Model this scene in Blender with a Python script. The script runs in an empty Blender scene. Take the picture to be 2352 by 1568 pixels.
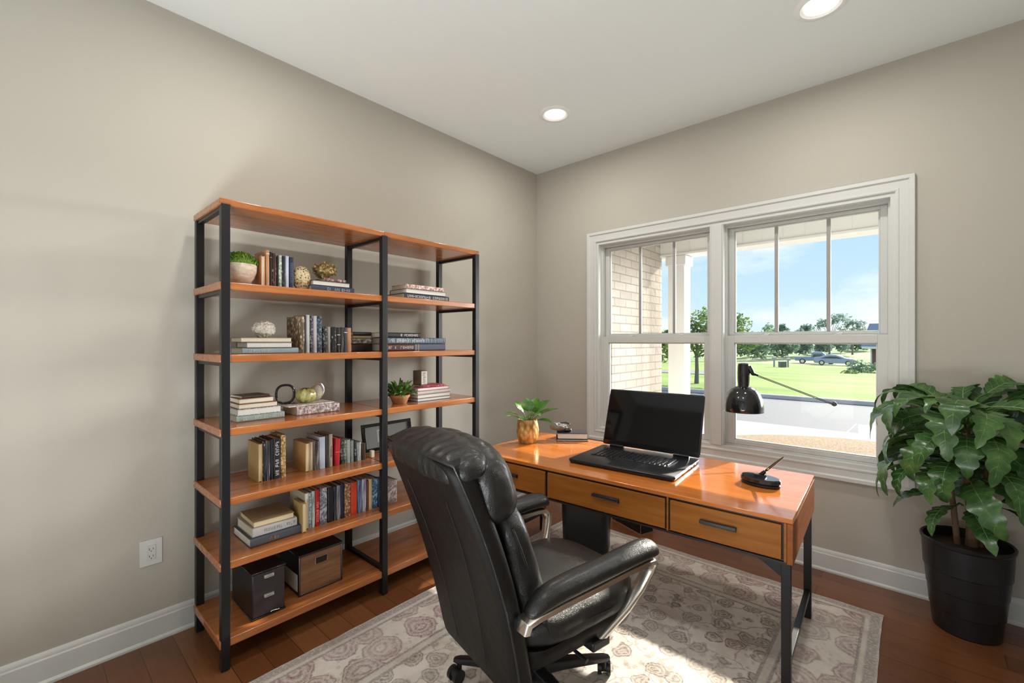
import bpy, bmesh, math, random
from math import sin, cos, pi, radians as rad, sqrt
from mathutils import Vector, Matrix, Euler, noise

random.seed(7)
S = bpy.context.scene
COL = S.collection

# ------------------------------------------------------------------ camera, sky, sun, exposure
cd = bpy.data.cameras.new('camera'); cam = bpy.data.objects.new('camera', cd); COL.objects.link(cam)
cam.location = (2.706, -3.389, 1.43); cam.rotation_euler = (rad(90), 0, rad(41.8))
cd.sensor_width = 36; cd.lens = 36 * 1024 / 2352; cd.clip_start = .02; cd.clip_end = 2000
S.camera = cam
S.view_settings.view_transform = 'Standard'; S.view_settings.look = 'None'
S.view_settings.gamma = 1; S.view_settings.use_curve_mapping = False
S.view_settings.exposure = 0.24

W = bpy.data.worlds.new('sky'); S.world = W; W.use_nodes = True
wt = W.node_tree; wt.nodes.clear()
def wn(t, **k):
    n = wt.nodes.new(t)
    for a, b in k.items(): setattr(n, a, b)
    return n
wl = wt.links.new
tc = wn('ShaderNodeTexCoord'); sx = wn('ShaderNodeSeparateXYZ'); wl(tc.outputs['Generated'], sx.inputs[0])
cr = wn('ShaderNodeValToRGB'); wl(sx.outputs['Z'], cr.inputs[0])
e = cr.color_ramp.elements
e[0].position = 0.0; e[0].color = (.30, .33, .26, 1)
e[1].position = 1.0; e[1].color = (.28, .46, .80, 1)
for p, c in ((.004, (.66, .80, .90, 1)), (.10, (.52, .71, .90, 1)), (.30, (.38, .61, .90, 1))):
    q = e.new(p); q.color = c
mp = wn('ShaderNodeMapping'); mp.inputs['Scale'].default_value = (2.2, 2.2, 6.5); mp.inputs['Location'].default_value = (.7, 1.9, .35)
wl(tc.outputs['Generated'], mp.inputs[0])
nz = wn('ShaderNodeTexNoise'); nz.inputs['Scale'].default_value = 1.3; nz.inputs['Detail'].default_value = 7; nz.inputs['Roughness'].default_value = .58
wl(mp.outputs[0], nz.inputs['Vector'])
c2 = wn('ShaderNodeValToRGB'); wl(nz.outputs['Fac'], c2.inputs[0])
c2.color_ramp.elements[0].position = .45; c2.color_ramp.elements[0].color = (0, 0, 0, 1)
c2.color_ramp.elements[1].position = .64; c2.color_ramp.elements[1].color = (.9, .9, .9, 1)
up = wn('ShaderNodeMath', operation='GREATER_THAN'); wl(sx.outputs['Z'], up.inputs[0]); up.inputs[1].default_value = .003
ml = wn('ShaderNodeMath', operation='MULTIPLY'); wl(c2.outputs[0], ml.inputs[0]); wl(up.outputs[0], ml.inputs[1])
mx = wn('ShaderNodeMix', data_type='RGBA'); wl(ml.outputs[0], mx.inputs['Factor']); wl(cr.outputs[0], mx.inputs['A']); mx.inputs['B'].default_value = (.93, .94, .97, 1)
bg = wn('ShaderNodeBackground'); wl(mx.outputs['Result'], bg.inputs[0]); bg.inputs['Strength'].default_value = 1.08
wo = wn('ShaderNodeOutputWorld'); wl(bg.outputs[0], wo.inputs[0])

def sun(name, d, strength, angle, color):
    l = bpy.data.lights.new(name, 'SUN'); l.energy = strength; l.angle = rad(angle); l.color = color
    o = bpy.data.objects.new(name, l); COL.objects.link(o); o.location = (3, 6, 8)
    o.rotation_euler = Vector(d).to_track_quat('-Z', 'Y').to_euler(); return o
sun('sun', (-.14, -1, -.50), 8.8, .7, (1, .92, .80))
sun('window_fill_sun', (-.44, -.89, -.13), 10.0, 40, (1, .985, .96))  # added second sun, wide and soft, strengthens the daylight through the window
def area(name, loc, d, sx_, sy_, power, color, shape='RECTANGLE'):
    l = bpy.data.lights.new(name, 'AREA'); l.shape = shape; l.size = sx_; l.size_y = sy_; l.energy = power; l.color = color
    o = bpy.data.objects.new(name, l); COL.objects.link(o); o.location = loc
    o.rotation_euler = Vector(d).to_track_quat('-Z', 'Y').to_euler(); return o
area('added_fill_uplight', (2.3, -4.05, .25), (0, .12, 1), 1.8, .5, 66, (.93, .98, 1))  # added fill lamp behind the camera, brightens the ceiling; it has no fixture
# ------------------------------------------------------------------ helpers
def lin(h):
    if not isinstance(h, str): return tuple(h) + ((1,) if len(h) == 3 else ())
    h = h.lstrip('#'); o = []
    for i in (0, 2, 4):
        c = int(h[i:i+2], 16) / 255
        o.append(c / 12.92 if c <= .04045 else ((c + .055) / 1.055) ** 2.4)
    return tuple(o) + (1,)

class NT:
    """a small shader-node writer around one Principled BSDF"""
    def __init__(s, name, color=(.5, .5, .5), rough=.5, metal=0, coat=0, spec=.5, coat_rough=.08):
        s.m = bpy.data.materials.new(name); s.m.use_nodes = True; s.t = s.m.node_tree
        s.b = s.t.nodes['Principled BSDF']; s.set('Base Color', lin(color)); s.set('Roughness', rough); s.set('Metallic', metal)
        s.set('Coat Weight', coat); s.set('Coat Roughness', coat_rough); s.set('Specular IOR Level', spec); s._o = None
    def set(s, k, v): s.b.inputs[k].default_value = v
    def n(s, t, **k):
        n = s.t.nodes.new(t)
        for a, b in k.items(): setattr(n, a, b)
        return n
    def l(s, a, b): s.t.links.new(a, b)
    def obj(s):
        if s._o is None: s._o = s.n('ShaderNodeTexCoord').outputs['Object']
        return s._o
    def map(s, scale=(1, 1, 1), loc=(0, 0, 0), rot=(0, 0, 0), src=None):
        n = s.n('ShaderNodeMapping'); n.inputs['Scale'].default_value = scale; n.inputs['Location'].default_value = loc; n.inputs['Rotation'].default_value = rot
        s.l(src or s.obj(), n.inputs[0]); return n.outputs[0]
    def noise(s, scale, detail=3, rough=.5, vec=None, dist=0):
        n = s.n('ShaderNodeTexNoise'); n.inputs['Scale'].default_value = scale; n.inputs['Detail'].default_value = detail
        n.inputs['Roughness'].default_value = rough; n.inputs['Distortion'].default_value = dist
        s.l(vec or s.obj(), n.inputs['Vector']); return n.outputs['Fac']
    def vor(s, scale, feature='F1', vec=None, out='Distance', rnd=1):
        n = s.n('ShaderNodeTexVoronoi', feature=feature); n.inputs['Scale'].default_value = scale; n.inputs['Randomness'].default_value = rnd
        s.l(vec or s.obj(), n.inputs['Vector']); return n.outputs[out]
    def ramp(s, fac, pts, interp='LINEAR'):
        n = s.n('ShaderNodeValToRGB'); n.color_ramp.interpolation = interp; e = n.color_ramp.elements
        while len(e) < len(pts): e.new(.5)
        for q, (p, c) in zip(e, pts): q.position = p; q.color = (c, c, c, 1) if isinstance(c, (int, float)) else lin(c)
        s.l(fac, n.inputs[0]); return n.outputs[0]
    def math(s, op, a, b=None, clamp=False):
        n = s.n('ShaderNodeMath', operation=op, use_clamp=clamp)
        for i, v in enumerate((a, b)):
            if v is None: continue
            if isinstance(v, (int, float)): n.inputs[i].default_value = v
            else: s.l(v, n.inputs[i])
        return n.outputs[0]
    def mix(s, fac, a, b, blend='MIX'):
        n = s.n('ShaderNodeMix', data_type='RGBA', blend_type=blend)
        for k, v in (('Factor', fac), ('A', a), ('B', b)):
            i = [q for q in n.inputs if q.name == k and (q.type == ('VALUE' if k == 'Factor' else 'RGBA'))][0]
            if isinstance(v, (int, float)): i.default_value = v
            elif isinstance(v, (str, tuple)): i.default_value = lin(v)
            else: s.l(v, i)
        return [q for q in n.outputs if q.type == 'RGBA'][0]
    def color(s, c): s.l(c, s.b.inputs['Base Color']); return s
    def rough(s, c): s.l(c, s.b.inputs['Roughness']); return s
    def bump(s, h, strength=.3, dist=.01):
        n = s.n('ShaderNodeBump'); n.inputs['Strength'].default_value = strength; n.inputs['Distance'].default_value = dist
        s.l(h, n.inputs['Height']); s.l(n.outputs[0], s.b.inputs['Normal']); return s
    def sep(s, v=None):
        n = s.n('ShaderNodeSeparateXYZ'); s.l(v or s.obj(), n.inputs[0]); return n.outputs
    def comb(s, x=0, y=0, z=0):
        n = s.n('ShaderNodeCombineXYZ')
        for i, v in enumerate((x, y, z)):
            if isinstance(v, (int, float)): n.inputs[i].default_value = v
            else: s.l(v, n.inputs[i])
        return n.outputs[0]

def plain(name, c, rough=.5, metal=0, coat=0, spec=.5, bs=0, bd=.3):
    m = NT(name, c, rough, metal, coat, spec)
    if bs: m.bump(m.noise(bs, 3), bd, .002)
    return m.m

def wood(name, dark, mid, light, axis='Y', rough=.28, coat=.5, scale=1):
    m = NT(name, mid, rough, coat=coat, coat_rough=.12)
    st = {'X': (1.2, 14, 14), 'Y': (14, 1.2, 14), 'Z': (14, 14, 1.2)}[axis]
    v = m.map(tuple(q * scale for q in st))
    a = m.noise(2.2, 6, .6, v, .6); b = m.noise(9, 3, .5, v)
    c = m.ramp(a, [(.25, dark), (.5, mid), (.75, light)])
    c = m.mix(m.ramp(b, [(.35, 0.0), (.8, .35)]), c, dark)
    m.color(c); m.bump(b, .06, .002); return m.m

class MB:
    """collects shapes; build() links them as one mesh object"""
    def __init__(s): s.v = []; s.f = []
    def add(s, vs, fs):
        o = len(s.v); s.v += [tuple(v) for v in vs]; s.f += [tuple(i + o for i in f) for f in fs]; return s
    def box(s, x0, x1, y0, y1, z0, z1):
        return s.add([(x0, y0, z0), (x1, y0, z0), (x1, y1, z0), (x0, y1, z0), (x0, y0, z1), (x1, y0, z1), (x1, y1, z1), (x0, y1, z1)],
                     [(3, 2, 1, 0), (4, 5, 6, 7), (0, 1, 5, 4), (1, 2, 6, 5), (2, 3, 7, 6), (3, 0, 4, 7)])
    def loft(s, rings, cap=True, closed=True):
        n = len(rings[0]); o = []; f = []
        for r in rings: o += r
        for i in range(len(rings) - 1):
            for j in range(n if closed else n - 1):
                k = (j + 1) % n; f.append((i*n + j, i*n + k, (i+1)*n + k, (i+1)*n + j))
        if cap: f.append(tuple(range(n - 1, -1, -1))); f.append(tuple((len(rings) - 1)*n + j for j in range(n)))
        return s.add(o, f)
    def bar(s, p, q, w, h=None, up=(0, 0, 1)):
        p, q = Vector(p), Vector(q); h = h or w; d = (q - p).normalized(); u = Vector(up)
        if abs(d.dot(u)) > .98: u = Vector((0, 1, 0))
        a = d.cross(u).normalized(); b = a.cross(d)
        ring = lambda c: [c + a*(w/2)*i + b*(h/2)*j for i, j in ((-1, -1), (1, -1), (1, 1), (-1, 1))]
        return s.loft([ring(p), ring(q)])
    def tube(s, pts, r, n=10, cap=True, closed=False):
        pts = [Vector(p) for p in pts]; m = len(pts); rr = r if isinstance(r, (list, tuple)) else [r]*m
        rings = []; a = None
        for i, p in enumerate(pts):
            d = (pts[(i+1) % m] - pts[i-1]) if closed else (pts[min(i+1, m-1)] - pts[max(i-1, 0)])
            d.normalize()
            if a is None:
                a = d.cross(Vector((0, 0, 1)));
                if a.length < .05: a = d.cross(Vector((0, 1, 0)))
            a = (a - d*a.dot(d)).normalized(); b = d.cross(a)
            rings.append([p + (a*cos(t) + b*sin(t))*rr[i] for t in [2*pi*k/n for k in range(n)]])
        if closed: rings.append(rings[0]); cap = False
        return s.loft(rings, cap)
    def lathe(s, prof, n=32, c=(0, 0, 0), cap=True):
        return s.loft([[(c[0] + r*cos(2*pi*k/n), c[1] + r*sin(2*pi*k/n), c[2] + z) for k in range(n)] for r, z in prof], cap)
    def blob(s, c, size, e=2.6, n=12, fn=None, rot=None):
        """rounded cushion: a subdivided cube pushed on to a superellipsoid, fn displaces"""
        vs, fs, idx = [], [], {}
        def vid(p):
            k = tuple(round(q, 5) for q in p)
            if k not in idx:
                q = Vector(p); L = sum(abs(w)**e for w in q) ** (1/e); q = q / L
                q = Vector((q.x*size[0]/2, q.y*size[1]/2, q.z*size[2]/2))
                if fn: q = fn(q)
                if rot: q = rot @ q
                idx[k] = len(vs); vs.append(q + Vector(c))
            return idx[k]
        g = [math.tan((-1 + 2*i/n) * pi/4) for i in range(n + 1)]
        for ax in range(3):
            for sg in (-1, 1):
                for i in range(n):
                    for j in range(n):
                        q = []
                        for (u, w) in ((g[i], g[j]), (g[i+1], g[j]), (g[i+1], g[j+1]), (g[i], g[j+1])):
                            p = [0, 0, 0]; p[ax] = sg; p[(ax+1) % 3] = u; p[(ax+2) % 3] = w; q.append(vid(p))
                        fs.append(tuple(q if sg > 0 else q[::-1]))
        return s.add(vs, fs)
    def build(s, name, m, parent=None, bevel=0, sharp=35, flat=False, sub=0, seg=2):
        me = bpy.data.meshes.new(name); me.from_pydata(s.v, [], s.f); me.materials.append(m); me.update()
        if not flat:
            me.polygons.foreach_set('use_smooth', [True]*len(me.polygons)); me.set_sharp_from_angle(angle=rad(sharp))
        o = bpy.data.objects.new(name, me); COL.objects.link(o)
        if parent: o.parent = parent
        if bevel:
            b = o.modifiers.new('bevel', 'BEVEL'); b.width = bevel; b.segments = seg; b.limit_method = 'ANGLE'; b.angle_limit = rad(40)
        if sub:
            b = o.modifiers.new('sub', 'SUBSURF'); b.levels = b.render_levels = sub
        return o

def tag(o, label, cat, group=None, kind=None):
    o['label'] = label; o['category'] = cat
    if group: o['group'] = group
    if kind: o['kind'] = kind
    return o
def thing(name, label, cat, loc=(0, 0, 0), rz=0, group=None, kind=None):
    o = bpy.data.objects.new(name, None); COL.objects.link(o); o.location = loc; o.rotation_euler = (0, 0, rz); o.empty_display_size = .05
    return tag(o, label, cat, group, kind)
def struct(o, label=None, cat=None):
    o['kind'] = 'structure'
    if label: o['label'] = label
    if cat: o['category'] = cat
    return o
def senv(name, label, cat, loc=(0, 0, 0)):
    return struct(thing(name, label, cat, loc))
def rrect(w, h, r, n=5):
    """rounded rectangle outline, counter-clockwise"""
    o = []
    for cx, cy, a0 in ((w/2 - r, h/2 - r, 0), (-w/2 + r, h/2 - r, 90), (-w/2 + r, -h/2 + r, 180), (w/2 - r, -h/2 + r, 270)):
        for k in range(n + 1):
            a = rad(a0 + 90*k/n); o.append((cx + r*cos(a), cy + r*sin(a)))
    return o

def leaf(mb, base, d, up, L, Wd, droop=.6, lobes=0, depth=.35, fold=.25, nl=10, tip=1.0, twist=0, lim=None, rib=None):
    """one leaf blade: midrib starts at base along d and bends down; lobes cut the edge"""
    d = Vector(d).normalized(); p = Vector(base); side = d.cross(Vector(up))
    if side.length < .01: side = Vector((1, 0, 0))
    side.normalize()
    if twist: side = (Matrix.Rotation(twist, 3, d) @ side)
    rows = []; step = L / nl
    for i in range(nl + 1):
        t = i / nl
        w = Wd * (sin(pi * min(1, t**.72)) ** .8 if 0 < t < 1 else .02)
        if lobes and .12 < t < .93: w *= 1 - depth * (.5 + .5*cos(2*pi*lobes*t)) ** 1.5
        nrm = side.cross(d).normalized()
        r = []
        for u in (-1, -.5, 0, .5, 1):
            q = p + side*(u*w) + nrm*(abs(u)*w*fold - (u*u)*w*.12) + d*(abs(u)*w*(.35 if lobes else .1)*(-1 if lobes == 0 else 1)*.5)
            if lim: q = lim(q)
            r.append(q)
        rows.append(r)
        ax = side; ang = -droop / nl * (.4 + 1.2*t)
        d = (Matrix.Rotation(ang, 3, ax) @ d).normalized(); p = p + d*step
    mb.loft(rows, cap=False, closed=False)
    if rib: rib.tube([rows[i][2] + Vector((0, 0, .0004)) for i in range(0, nl, 3)], [.0024*(1 - i/nl) + .0006 for i in range(0, nl, 3)], 5)
    if rib:
        for i in range(3, nl - 4, 3):
            for k in (0, 4): rib.tube([rows[i][2], (rows[i+1][1] if k == 0 else rows[i+1][3]) + Vector((0, 0, .0003)), rows[i+2][k]*.85 + rows[i+2][2]*.15 + Vector((0, 0, .0003))], [.0013, .001, .0005], 3, cap=False)
# ------------------------------------------------------------------ materials
def m_wall():
    m = NT('wall_paint', (.462, .436, .382), .75, spec=.25); m.bump(m.noise(160, 2), .05, .001); return m.m
M_WALL = m_wall()
M_CEIL = plain('ceiling_paint', (.815, .86, .86), .85, spec=.2, bs=120, bd=.04)
M_TRIM = plain('white_trim_paint', (.61, .62, .605), .38, spec=.4)
M_VINYL = plain('white_vinyl', (.585, .595, .58), .35, spec=.4)
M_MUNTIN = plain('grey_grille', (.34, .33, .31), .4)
def m_glass():
    m = bpy.data.materials.new('window_glass'); m.use_nodes = True; t = m.node_tree; t.nodes.clear()
    tr = t.nodes.new('ShaderNodeBsdfTransparent'); gl = t.nodes.new('ShaderNodeBsdfGlossy'); gl.inputs['Roughness'].default_value = .01
    mixn = t.nodes.new('ShaderNodeMixShader'); mixn.inputs[0].default_value = .02; tr.inputs[0].default_value = (.98, .99, .985, 1)
    o = t.nodes.new('ShaderNodeOutputMaterial'); t.links.new(tr.outputs[0], mixn.inputs[1]); t.links.new(gl.outputs[0], mixn.inputs[2]); t.links.new(mixn.outputs[0], o.inputs[0])
    return m
M_GLASS = m_glass()
def m_floor():
    m = NT('hardwood_planks', '#7a4420', .3, coat=.25, coat_rough=.15, spec=.45)
    b = m.n('ShaderNodeTexBrick', offset=.37, squash=1); m.l(m.map((1, 1, 1)), b.inputs['Vector'])
    b.inputs['Scale'].default_value = 1; b.inputs['Brick Width'].default_value = 1.15; b.inputs['Row Height'].default_value = .125
    b.inputs['Mortar Size'].default_value = .0016; b.inputs['Mortar Smooth'].default_value = .3; b.inputs['Bias'].default_value = 0
    b.inputs['Color1'].default_value = (0, 0, 0, 1); b.inputs['Color2'].default_value = (1, 1, 1, 1); b.inputs['Mortar'].default_value = (.5, .5, .5, 1)
    g = m.noise(3, 6, .62, m.map((1.6, 22, 22)), .8)
    g2 = m.noise(1.2, 2, .5)
    base = m.ramp(b.outputs['Color'], [(0, (.115, .038, .013)), (.5, (.165, .060, .021)), (1, (.21, .082, .031))])
    c = m.mix(m.ramp(g, [(.3, 0.0), (.75, .55)]), base, (.10, .032, .012))
    c = m.mix(m.ramp(g2, [(.4, 0.0), (.8, .2)]), c, (.33, .13, .05))
    c = m.mix(b.outputs['Fac'], c, (.045, .015, .006)); m.color(c)
    m.rough(m.ramp(g, [(.2, .24), (.8, .40)]))
    h = m.math('SUBTRACT', m.math('MULTIPLY', g, .12), b.outputs['Fac']); m.bump(h, .25, .002); return m.m
M_FLOOR = m_floor()
M_SHELF = wood('shelf_cherry_wood', (.26, .075, .018), (.42, .14, .040), (.52, .19, .06), 'Y', .26, .4)
M_DESKTOP = wood('desk_cherry_wood', (.43, .120, .020), (.55, .168, .028), (.62, .21, .045), 'X', .17, .55)
M_DRAWER = wood('drawer_oak_wood', (.25, .080, .010), (.33, .112, .016), (.39, .145, .024), 'X', .5, 0); M_DRAWER.node_tree.nodes['Principled BSDF'].inputs['Specular IOR Level'].default_value = .22
M_DESKBODY = wood('desk_side_wood', (.20, .055, .012), (.29, .085, .018), (.35, .11, .026), 'Y', .5, 0); M_DESKBODY.node_tree.nodes['Principled BSDF'].inputs['Specular IOR Level'].default_value = .25
M_BLACKMETAL = plain('black_metal', (.012, .012, .014), .38, .3, spec=.5, bs=200, bd=.03)
M_BLACKGAP = plain('black_trim', (.010, .008, .007), .5)
M_CHROME = plain('brushed_nickel', (.80, .765, .71), .24, 1)
M_SILVER = plain('silver_metal', (.75, .75, .75), .25, 1)
M_GOLD = plain('gold_metal', (.62, .42, .14), .32, 1, bs=60, bd=.4)
def m_leather(name, c, grain=1.0, rg=(.28, .35), sp=.5):
    m = NT(name, c, .32, spec=sp, coat=.10*(sp > .4), coat_rough=.25)
    a = m.vor(320, 'DISTANCE_TO_EDGE'); b = m.noise(16, 5, .6, m.map((1, 1, .6)), .8)
    h = m.math('ADD', m.math('MULTIPLY', m.ramp(a, [(0, 0.0), (.12, 1.0)]), .10*grain), m.math('ADD', b, m.math('MULTIPLY', m.noise(38, 4, .6, m.map((1, .7, .45)), 1.2), .55*grain))); m.bump(h, .45, .006)
    m.rough(m.ramp(b, [(.3, rg[0]), (.75, rg[1])])); return m.m
M_LEATHER = m_leather('black_leather', (.007, .0065, .0065))
M_BACKPANEL = m_leather('black_back_leather', (.0075, .006, .0055), .5, (.42, .50), .22)
M_PLASTIC = plain('black_plastic', (.012, .012, .014), .35)
M_GLOSSBLACK = plain('gloss_black', (.010, .010, .012), .12, coat=.4)
M_SCREEN = plain('dark_screen_glass', (.004, .004, .005), .06, spec=.35)
M_LAPTOP = plain('dark_laptop_shell', (.018, .018, .021), .28, .4)
M_PAPER = None
def m_pages(name, c):
    m = NT(name, c, .8, spec=.2); v = m.sep()
    n = m.noise(1.0, 3, .6, m.map((420, 420, 420))); m.color(m.mix(m.ramp(n, [(.35, 0.0), (.7, .35)]), c, tuple(q*.62 for q in c))); return m.m
M_PAGE = m_pages('paper_pages', (.72, .66, .54)); M_PAGEW = m_pages('white_pages', (.80, .79, .75)); M_PAGEC = m_pages('cream_pages', (.70, .58, .38))
M_LETTERW = plain('pale_print', (.62, .60, .56), .5); M_LETTERD = plain('dark_print', (.02, .02, .025), .5)
_bm = {}
def bookmat(c, pat=''):
    k = (c, pat)
    if k in _bm: return _bm[k]
    nm = 'book_cover_' + (pat or 'plain'); L = lin(c)[:3]; m = NT(nm, L, .5, spec=.4)
    dk = tuple(q*.35 for q in L); lt = tuple(min(.8, q*1.5 + .25) for q in L)
    if pat == 'mottled':
        n = m.noise(70, 5, .7); m.color(m.ramp(n, [(.40, dk), (.5, L), (.62, lt)]))
    elif pat == 'ornate':
        n = m.vor(75, 'F1', m.map((1, 1, .6))); m.color(m.ramp(n, [(.15, lt), (.35, L), (.6, dk)]))
    elif pat == 'streak':
        n = m.noise(5, 5, .6, m.map((30, 30, 2))); m.color(m.ramp(n, [(.35, dk), (.5, L), (.7, lt)]))
    elif pat == 'marble':
        n = m.noise(22, 6, .7, None, 2.5); m.color(m.ramp(n, [(.35, dk), (.5, L), (.58, lt), (.7, L)]))
    else:
        n = m.noise(40, 4, .6); m.color(m.mix(m.ramp(n, [(.3, 0.0), (.8, .22)]), L, dk))
    m.bump(m.noise(300, 2), .08, .001)
    _bm[k] = m.m; return m.m
def m_leaf(name, a, b, c, rough=.35):
    m = NT(name, b, rough, spec=.5)
    n = m.noise(9, 4, .6); f = m.noise(60, 2)
    m.color(m.mix(m.ramp(f, [(.55, 0.0), (.8, .4)]), m.ramp(n, [(.3, a), (.5, b), (.72, c)]), c)); m.set('Subsurface Weight', 0.0)
    m.bump(f, .2, .003)
    tb = m.t.nodes.new('ShaderNodeBsdfTranslucent'); m.l(m.b.inputs['Base Color'].links[0].from_socket, tb.inputs[0])
    mixn = m.t.nodes.new('ShaderNodeMixShader'); mixn.inputs[0].default_value = .22; o = m.t.nodes['Material Output']
    m.l(m.b.outputs[0], mixn.inputs[1]); m.l(tb.outputs[0], mixn.inputs[2]); m.l(mixn.outputs[0], o.inputs[0]); return m.m
M_LEAF = m_leaf('dark_green_leaf', (.024, .070, .020), (.055, .140, .036), (.15, .27, .075), .24)
M_LEAFB = m_leaf('bright_green_leaf', (.025, .090, .010), (.055, .17, .018), (.22, .40, .05))
M_MOSS = m_leaf('moss_green', (.05, .12, .010), (.14, .27, .025), (.33, .46, .06), .7)
M_POTHOS = m_leaf('pale_edged_leaf', (.03, .10, .015), (.08, .20, .03), (.40, .50, .22))
M_BARK = plain('brown_stem', (.16, .09, .05), .8, bs=60, bd=.6)
M_SOIL = plain('potting_soil', (.035, .020, .013), .95, bs=70, bd=1)
M_TERRA = plain('terracotta', (.50, .20, .085), .75, bs=90, bd=.15)
# ------------------------------------------------------------------ the room
H = 3.05; XE = 3.42; YB = -4.4
struct(MB().box(-.3, XE + .3, YB - 2.6, .16, -.12, 0).build('floor', M_FLOOR), 'reddish brown hardwood plank floor', 'floor')
struct(MB().box(-.3, XE + .3, YB - 2.6, .16, H, H + .15).build('ceiling', M_CEIL), 'smooth white ceiling', 'ceiling')
struct(MB().box(-.15, 0, YB - 2.6, .16, 0, H).build('wall_left', M_WALL), 'greige wall behind the bookcase', 'wall')
w = MB(); X0, X1, Z0, Z1 = .665, 2.640, .665, 2.290
w.box(0, X0, 0, .16, 0, H).box(X1, XE, 0, .16, 0, H).box(X0, X1, 0, .16, 0, Z0).box(X0, X1, 0, .16, Z1, H)
struct(w.build('wall_right', M_WALL), 'greige wall with the double window', 'wall')
struct(MB().box(XE, XE + .15, YB, .16, 0, H).build('wall_side', M_WALL), 'greige side wall right of the potted plant', 'wall')
w = MB().box(0, 2.1, YB - .12, YB, 0, H).box(3.15, XE, YB - .12, YB, 0, H).box(2.1, 3.15, YB - .12, YB, 2.45, H)  # unseen wall; its opening is made up to let in fill light
struct(w.build('wall_back', M_WALL), 'greige wall with an opening added for fill light behind the camera', 'wall')

def baseboard(name, p, q, nrm):
    """p -> q along the wall foot; nrm points into the room"""
    prof = [(0, 0), (.024, 0), (.024, .010), (.019, .018), (.016, .020), (.016, .104), (.012, .110), (.012, .118), (.007, .130), (.004, .133), (0, .133)]
    p, q, nrm = Vector(p), Vector(q), Vector(nrm); r = [[c + nrm*a + Vector((0, 0, b)) for a, b in prof] for c in (p, q)]
    return struct(MB().loft(r).build(name, M_TRIM, sharp=25), 'white painted baseboard', 'baseboard')
baseboard('baseboard_left', (0, YB, 0), (0, 0, 0), (1, 0, 0))
baseboard('baseboard_right', (0, 0, 0), (XE, 0, 0), (0, -1, 0))
baseboard('baseboard_side', (XE, YB, 0), (XE, 0, 0), (-1, 0, 0))

# window casing: picture-frame trim mitred round the opening
def frame_loft(x0, x1, z0, z1, prof, y0):
    """prof: (outward offset from the inner edge, depth toward the room) swept round a rectangle"""
    rings = []
    for a, b in prof:
        rings.append([(x0 - a, y0 - b, z0 - a), (x1 + a, y0 - b, z0 - a), (x1 + a, y0 - b, z1 + a), (x0 - a, y0 - b, z1 + a)])
    return rings
prof = [(0, -.002), (0, .012), (.006, .016), (.014, .016), (.018, .013), (.055, .017), (.060, .022), (.064, .026), (.083, .026), (.086, .022), (.086, -.002)]
mb = MB().loft(frame_loft(X0, X1, Z0, Z1, prof, 0), cap=False)
struct(mb.build('trim_1', M_TRIM, sharp=20), 'white moulded casing round the double window', 'trim')
jm = MB().loft(frame_loft(X0, X1, Z0, Z1, [(.001, .004), (-.022, .004), (-.022, -.045), (-.030, -.045), (-.030, -.15), (.001, -.15)], 0), cap=False)
struct(jm.build('trim_2', M_TRIM, sharp=20), 'white jamb lining the window opening', 'trim')
struct(MB().box(1.612, 1.706, -.002, .15, Z0, Z1).box(1.622, 1.696, -.008, -.002, Z0 + .02, Z1 - .02).build('trim_3', M_TRIM, bevel=.002), 'white post between the two windows', 'trim')

def sash(x0, x1, z0, z1, st, rt, rb, y0, y1):
    """stile width st, top rail rt, bottom rail rb"""
    m = MB().box(x0, x0 + st, y0, y1, z0, z1).box(x1 - st, x1, y0, y1, z0, z1).box(x0 + st, x1 - st, y0, y1, z1 - rt, z1).box(x0 + st, x1 - st, y0, y1, z0, z0 + rb)
    b = .008   # glazing bead
    m.box(x0 + st, x0 + st + b, y0 + .012, y1, z0 + rb, z1 - rt).box(x1 - st - b, x1 - st, y0 + .012, y1, z0 + rb, z1 - rt)
    m.box(x0 + st + b, x1 - st - b, y0 + .012, y1, z1 - rt - b, z1 - rt).box(x0 + st + b, x1 - st - b, y0 + .012, y1, z0 + rb, z0 + rb + b)
    return m
def window(name, label, x0, x1, muntins):
    r = senv(name, label, 'window', (0, 0, 0))
    f = MB().box(x0, x0 + .016, .05, .14, Z0 + .02, Z1 - .02).box(x1 - .016, x1, .05, .14, Z0 + .02, Z1 - .02)
    f.box(x0 + .016, x1 - .016, .05, .14, Z1 - .040, Z1 - .02).box(x0 + .016, x1 - .016, .05, .14, Z0 + .02, Z0 + .032)
    f.build('window_frame', M_VINYL, r, bevel=.002)
    a, b = x0 + .017, x1 - .017
    us = sash(a, b, 1.445, Z1 - .041, .036, .022, .045, .092, .122).build('upper_sash', M_VINYL, r, bevel=.002)
    ls = sash(a - .006, b + .006, Z0 + .033, 1.472, .052, .052, .030, .054, .086).build('lower_sash', M_VINYL, r, bevel=.002)
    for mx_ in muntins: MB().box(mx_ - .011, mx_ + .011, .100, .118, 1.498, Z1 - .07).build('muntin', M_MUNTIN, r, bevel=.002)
    MB().box(a + .04, b - .04, .108, .111, 1.495, Z1 - .068).build('upper_glass', M_GLASS, r)
    MB().box(a + .05, b - .05, .069, .072, Z0 + .068, 1.416).build('lower_glass', M_GLASS, r)
    for lx in (x0 + (x1 - x0)*.28, x0 + (x1 - x0)*.72):
        MB().box(lx - .022, lx + .022, .066, .084, 1.472, 1.479).blob((lx + .008, .074, 1.481), (.034, .012, .010), 2.5, 6).build('sash_lock', M_VINYL, r, bevel=.001)
window('window_1', 'left double-hung window looking on the brick porch wall', .686, 1.622, (1.021, 1.308))
window('window_2', 'right double-hung window behind the desk lamp', 1.700, 2.622, (2.019, 2.313))

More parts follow.
